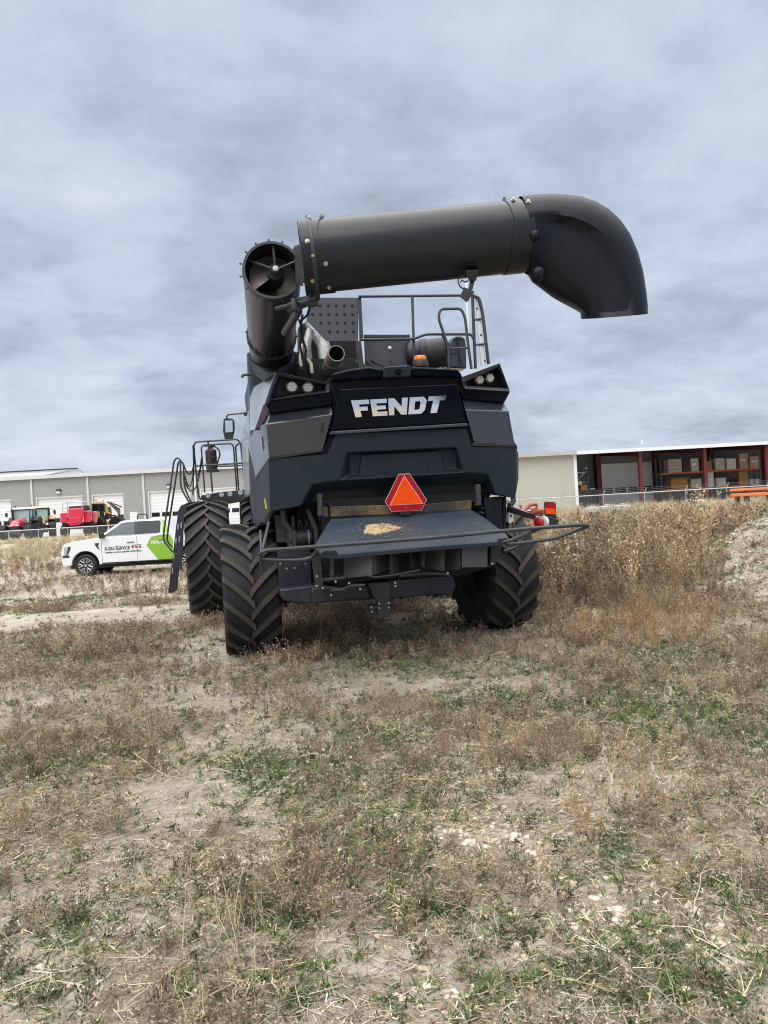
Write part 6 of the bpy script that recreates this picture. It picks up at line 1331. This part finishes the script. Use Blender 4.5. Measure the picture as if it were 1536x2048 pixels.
scatter('dry_weeds', t_mid, x, y, rng.uniform(.09, .20, len(x)) * (.6 + .9 * fbm(x, y, 1.7, 3, 141)), cols_of(len(x), *BRN) * (.7 + .6 * fbm(x, y, 1.0, 2, 144))[:, None])
x, y = cand(15000, 16.5, 48, 1.7); b_, g_, br_, p_ = fields(x, y); k = clear_wheels(x, y) & (mound_h(x, y) < .3); x, y, b_ = x[k], y[k], b_[k]; x, y = keep(x, y, np.clip(b_ + .25, 0, 1) * np.where(y < 33, .8, .3))
scatter('dry_weeds', t_far, x, y, rng.uniform(.18, .42, len(x)) * np.where(x > 2.5, 1.25, np.where(y < 29, .62, .9)), cols_of(len(x), *BRN))
# tall loose weeds behind and beside the right wheel
t_spr = [spray() for _ in range(5)]; t_spr2 = [spray(7, 7, 2) for _ in range(4)]
TAN = [(.31, .235, .155), (.245, .185, .125), (.19, .145, .10), (.46, .365, .235), (.27, .21, .15), (.15, .115, .085), (.20, .17, .13)]
x, y = cand(6200, 9.4, 17.5, 1.5); px, py = project(x, y); k = clear_wheels(x, y) & (px > 1060) & (px < 1475) & ((mound_h(x, y) < .10) | (py > 1238) & (mound_h(x, y) < .5)); x, y, px = x[k], y[k], px[k]
tall = np.where((px > 1370) & (y < 12.5), .35, 1.0) * smooth01((y - 9.2) / 3.0) * (.55 + .45 * smooth01((px - 1090) / 120)); dn = .12 + .88 * smooth01((fbm(x, y, .9, 3, 77) - .35) / .2)
q = rng.random(len(x)) < .75 * dn * np.where((px > 1365) & (y < 12.8), .35, 1.0); x, y, px, tall = x[q], y[q], px[q], tall[q]
h = (.20 + .62 * tall) * rng.uniform(.45, 1.2, len(x)) * np.clip(-.15 + 2.2 * fbm(x, y, 1.1, 3, 79), .25, 1.5); cc_ = cols_of(len(x), *TAN); st_ = (smooth01((px - 1150) / 200) * .6 * (rng.random(len(px)) < .6))[:, None]; cc_ = cc_ * (1 - st_) + np.array([[.44, .345, .215]]) * st_
scatter('tall_weeds', t_spr, x, y, h * .95, cc_, .15, .12, .02, h)
x, y = cand(4200, 17, 50, 1.4); px, py = project(x, y); k = (px > 1010) & (px < 1640) & (mound_h(x, y) < .3); x, y = x[k], y[k]; h = rng.uniform(.3, .75, len(x)) * (.55 + .9 * fbm(x, y, .3, 3, 90)); q = rng.random(len(x)) < .25 + .75 * smooth01((fbm(x, y, .35, 3, 95) - .38) / .15); x, y, h = x[q], y[q], h[q]
scatter('tall_weeds', t_spr2, x, y, h * .9, cols_of(len(x), (.50, .41, .27), (.43, .34, .22), (.34, .26, .17), (.58, .49, .34), (.27, .20, .14)), .15, .12, .02, h)
x, y = cand(3200, 3.0, 10.5, 1.4); px, py = project(x, y); k = (blobs(px, py, [(1330, 1270, 170, 40), (1180, 1640, 70, 50), (630, 1650, 45, 45), (1000, 1500, 90, 40), (1340, 1780, 50, 50), (60, 1690, 60, 50), (1290, 1590, 120, 50)]) > rng.random(len(x)) * .9 + .15) & clear_wheels(x, y); x, y = x[k], y[k]; h = rng.uniform(.14, .36, len(x)) * (.6 + .05 * y)
scatter('tall_weeds', t_spr2, x, y, h * .8, cols_of(len(x), (.40, .28, .14), (.33, .23, .13), (.28, .19, .12)), .15, .15, .01, h)
# pale dry grass further off
t_gr = [tuft(26, .5, .035, (.9, 1.5), 3) for _ in range(4)]
x, y = cand(7000, 24, 60, 1.5); nz = fbm(x, y, .22, 3, 101); px, py = project(x, y); k = ((x < 0) & (y > 36) | (x > 2) & (y > 20)) & (rng.random(len(x)) < smooth01((nz - .36) / .14)) & clear_wheels(x, y); x, y = x[k], y[k]; h = rng.uniform(.32, .62, len(x)); 
scatter('blond_grass', t_gr, x, y, h * 1.0, cols_of(len(x), (.50, .42, .28), (.56, .48, .34), (.44, .36, .23)), .12, .15, .02, h)
# green growth
t_gt = [tuft(16, .9, .12, (.2, 1.25), 4) for _ in range(5)]; t_gt2 = [tuft(12, .8, .17, (.2, 1.2), 3) for _ in range(4)]
GRN = [(.075, .15, .042), (.10, .185, .055), (.06, .12, .04), (.14, .21, .08), (.20, .23, .115), (.085, .13, .055)]
x, y = cand(46000, 1.8, 8.0, 1.3); b_, g_, br_, p_ = fields(x, y); x, y = keep(x, y, np.clip(g_ ** 1.3 * 1.05 + .03, 0, 1)); s = rng.uniform(.03, .09, len(x))
scatter('green_grass', t_gt, x, y, s, cols_of(len(x), *GRN))
x, y = cand(30000, 7.5, 18, 1.5); b_, g_, br_, p_ = fields(x, y); k = clear_wheels(x, y); x, y, g_ = x[k], y[k], g_[k]; x, y = keep(x, y, np.clip(g_ ** 1.2 * .8 + .04, 0, 1)); s = rng.uniform(.05, .11, len(x))
scatter('green_grass', t_gt2, x, y, s, cols_of(len(x), *GRN))
# grey green low forbs everywhere
t_fb = [bushy(6, 3, 4, 1.25, .08, .14, .016) for _ in range(4)]
x, y = cand(14000, 1.8, 13, 1.4); b_, g_, br_, p_ = fields(x, y); k = clear_wheels(x, y); x, y, g_, br_ = x[k], y[k], g_[k], br_[k]; x, y = keep(x, y, (.25 + .5 * g_) * (1 - .9 * br_) * .7)
scatter('low_forbs', t_fb, x, y, rng.uniform(.05, .11, len(x)), cols_of(len(x), (.13, .14, .085), (.17, .16, .11), (.20, .175, .13), (.10, .12, .06)))
# low matted dead weeds nearly everywhere
t_mt = [bushy(4, 3, 3, 1.35, .085, .17, .026) for _ in range(6)]
x, y = cand(42000, 1.7, 16, 1.35); b_, g_, br_, p_ = fields(x, y); k = clear_wheels(x, y); x, y, br_, p_ = x[k], y[k], br_[k], p_[k]; x, y = keep(x, y, (.30 + .7 * smooth01((fbm(x, y, 1.7, 3, 120) - .38) / .14)) * (1 - .87 * br_) * (1 - .95 * p_) * .78)
scatter('matted_weeds', t_mt, x, y, rng.uniform(.03, .085, len(x)) * (1 + .04 * y), cols_of(len(x), (.43, .36, .265), (.36, .295, .215), (.53, .46, .35), (.27, .215, .155), (.43, .38, .30), (.14, .17, .09), (.20, .215, .135), (.48, .43, .34)))
# dead twigs, stalks and straw litter
STR = [(.52, .44, .31), (.46, .40, .31), (.60, .53, .41), (.38, .29, .18), (.50, .46, .40), (.62, .50, .28)]
t_tw = [twig() for _ in range(7)]
x, y = cand(2600, 1.8, 9, 1.2); b_, g_, br_, p_ = fields(x, y); x, y = keep(x, y, .3 + .3 * b_); scatter('dead_twigs', t_tw, x, y, rng.uniform(.12, .38, len(x)), cols_of(len(x), *STR), .15, .05, 0)
t_st = [stalk() for _ in range(6)]
px_ = [(470, 1890), (480, 1930), (360, 1850), (500, 1900), (455, 1880), (530, 1860), (430, 1900), (540, 1830), (495, 1960), (365, 1930), (475, 1870), (240, 1420), (50, 1520), (120, 1500), (700, 1560), (1470, 1800), (750, 1240), (1380, 1270), (1230, 1290), (690, 1250), (1480, 1560), (1100, 1900)]
gx_ = [G(a + rng.normal() * 12, b) for a, b in px_ for _ in range(2)]; x = np.array([p.x for p in gx_]); y = np.array([p.y for p in gx_]); scatter('pale_stalks', t_st, x, y, rng.uniform(.18, .34, len(x)), cols_of(len(x), (.62, .56, .40), (.58, .52, .34)), .1, .2, 0)
x, y = cand(900, 2.2, 13, 1.3); k = clear_wheels(x, y); x, y = x[k], y[k]; scatter('pale_stalks', t_st, x, y, rng.uniform(.08, .26, len(x)), cols_of(len(x), *STR), .15, .35, 0)
V0 = []
def lit():
    V, T, Cc = [], [], []
    for i in range(10):
        a = rng.uniform(0, 6.28); c = np.array([rng.normal() * .5, rng.normal() * .5, .02 + .05 * rng.random()]); l = rng.uniform(.12, .5); d = np.array([math.cos(a), math.sin(a), rng.normal() * .12]) * l
        v = rng.uniform(.6, 1.25); b = sum(len(q) for q in V); s = np.array([-math.sin(a), math.cos(a), 0]) * rng.uniform(.007, .02); V.append(np.array([c - d / 2 - s, c - d / 2 + s, c + d / 2 + s * .5, c + d / 2 - s * .5])); Cc.append(np.tile([v, v, v], (4, 1))); T += [(b, b + 1, b + 2), (b, b + 2, b + 3)]
    return fin(V, T, Cc)
t_li = [lit() for _ in range(8)]
x, y = cand(24000, 1.7, 12, 1.25); b_, g_, br_, p_ = fields(x, y); k = clear_wheels(x, y); x, y, b_ = x[k], y[k], b_[k]; x, y = keep(x, y, .55 + .4 * b_); scatter('straw_litter', t_li, x, y, rng.uniform(.09, .2, len(x)), cols_of(len(x), *(STR + BRN + BRN[:3])), .2, .05, -.004)
# stones and clods
def clod(sub):
    bm = bmesh.new(); bmesh.ops.create_icosphere(bm, subdivisions=sub, radius=1.0); f = rng.uniform(.45, .9); s2 = rng.uniform(.6, 1.0)
    pl = [(rdir(-1.5, 1.5), rng.uniform(.38, .75)) for _ in range(9)]; vs = []
    for v in bm.verts:
        p = np.array(v.co)
        for n_, d_ in pl:
            k = p @ n_
            if k > d_: p = p - n_ * (k - d_)
        p = p * (1 + rng.normal() * .04); vs.append(p * np.array([1, s2, f]))
    T = np.array([[v.index for v in fc.verts] for fc in bm.faces]); bm.free(); V = np.array(vs); return V, T, np.tile([1.0, 1.0, 1.0], (len(V), 1)) * (1 + rng.normal(size=(len(V), 1)) * .07)
MS = attr_mat('stone', .95, 0); t_cl = [clod(2) for _ in range(10)]; t_cs = [clod(1) for _ in range(8)]
STN = [(.54, .46, .36), (.62, .55, .45), (.44, .36, .27), (.66, .60, .51), (.34, .27, .20), (.48, .40, .31)]
x, y = cand(52000, 1.7, 10, 1.25); b_, g_, br_, p_ = fields(x, y); px, py = project(x, y); ck = blobs(px, py, [(1000, 1670, 170, 60), (880, 1640, 80, 30), (1250, 1830, 230, 70), (1120, 1760, 120, 40), (510, 1710, 60, 25), (1450, 1880, 120, 50), (840, 2000, 100, 60), (120, 1940, 80, 40), (1060, 1870, 120, 40), (590, 1860, 40, 25)])
q = rng.random(len(x)) < np.clip(.14 + .5 * br_ + .6 * ck, 0, 1) * (.55 + .45 * ck); x, y, ck = x[q], y[q], ck[q]; s = np.exp(rng.normal(size=len(x)) * .55) * (.006 + .009 * ck); s = np.minimum(s, .027)
big = s > .012; scatter('clods', t_cl, x[big], y[big], s[big], cols_of(int(big.sum()), *STN), .1, .3, 0, s[big], MS); scatter('pebbles', t_cs, x[~big], y[~big], s[~big], cols_of(int((~big).sum()), *STN), .12, .3, 0, s[~big], MS)
x = rng.uniform(4.3, 9.0, 42000); y = rng.uniform(8.5, 17, 42000); mh = mound_h(x, y); q = rng.random(len(x)) < smooth01((mh - .02) / .3) * .8; x, y = x[q], y[q]; s = np.minimum(.019 * np.exp(rng.normal(size=len(x)) * .55), .11)
scatter('rubble', t_cs, x, y, s, cols_of(len(x), (.46, .41, .33), (.52, .47, .40), (.38, .33, .26), (.58, .54, .47), (.30, .25, .19)), .12, .3, .005, s, MS)
q = rng.random(len(x)) < .012; x, y = x[q], y[q]; scatter('green_grass', t_gt2, x, y, rng.uniform(.08, .18, len(x)), cols_of(len(x), *GRN[:3]))
x = rng.uniform(4.3, 8.5, 500); y = rng.uniform(8.5, 14.5, 500); q = (rng.random(len(x)) < .15) & (mound_h(x, y) > .03); x, y = x[q], y[q]; scatter('dry_weeds', t_mid, x, y, rng.uniform(.10, .22, len(x)), cols_of(len(x), *BRN[2:]))
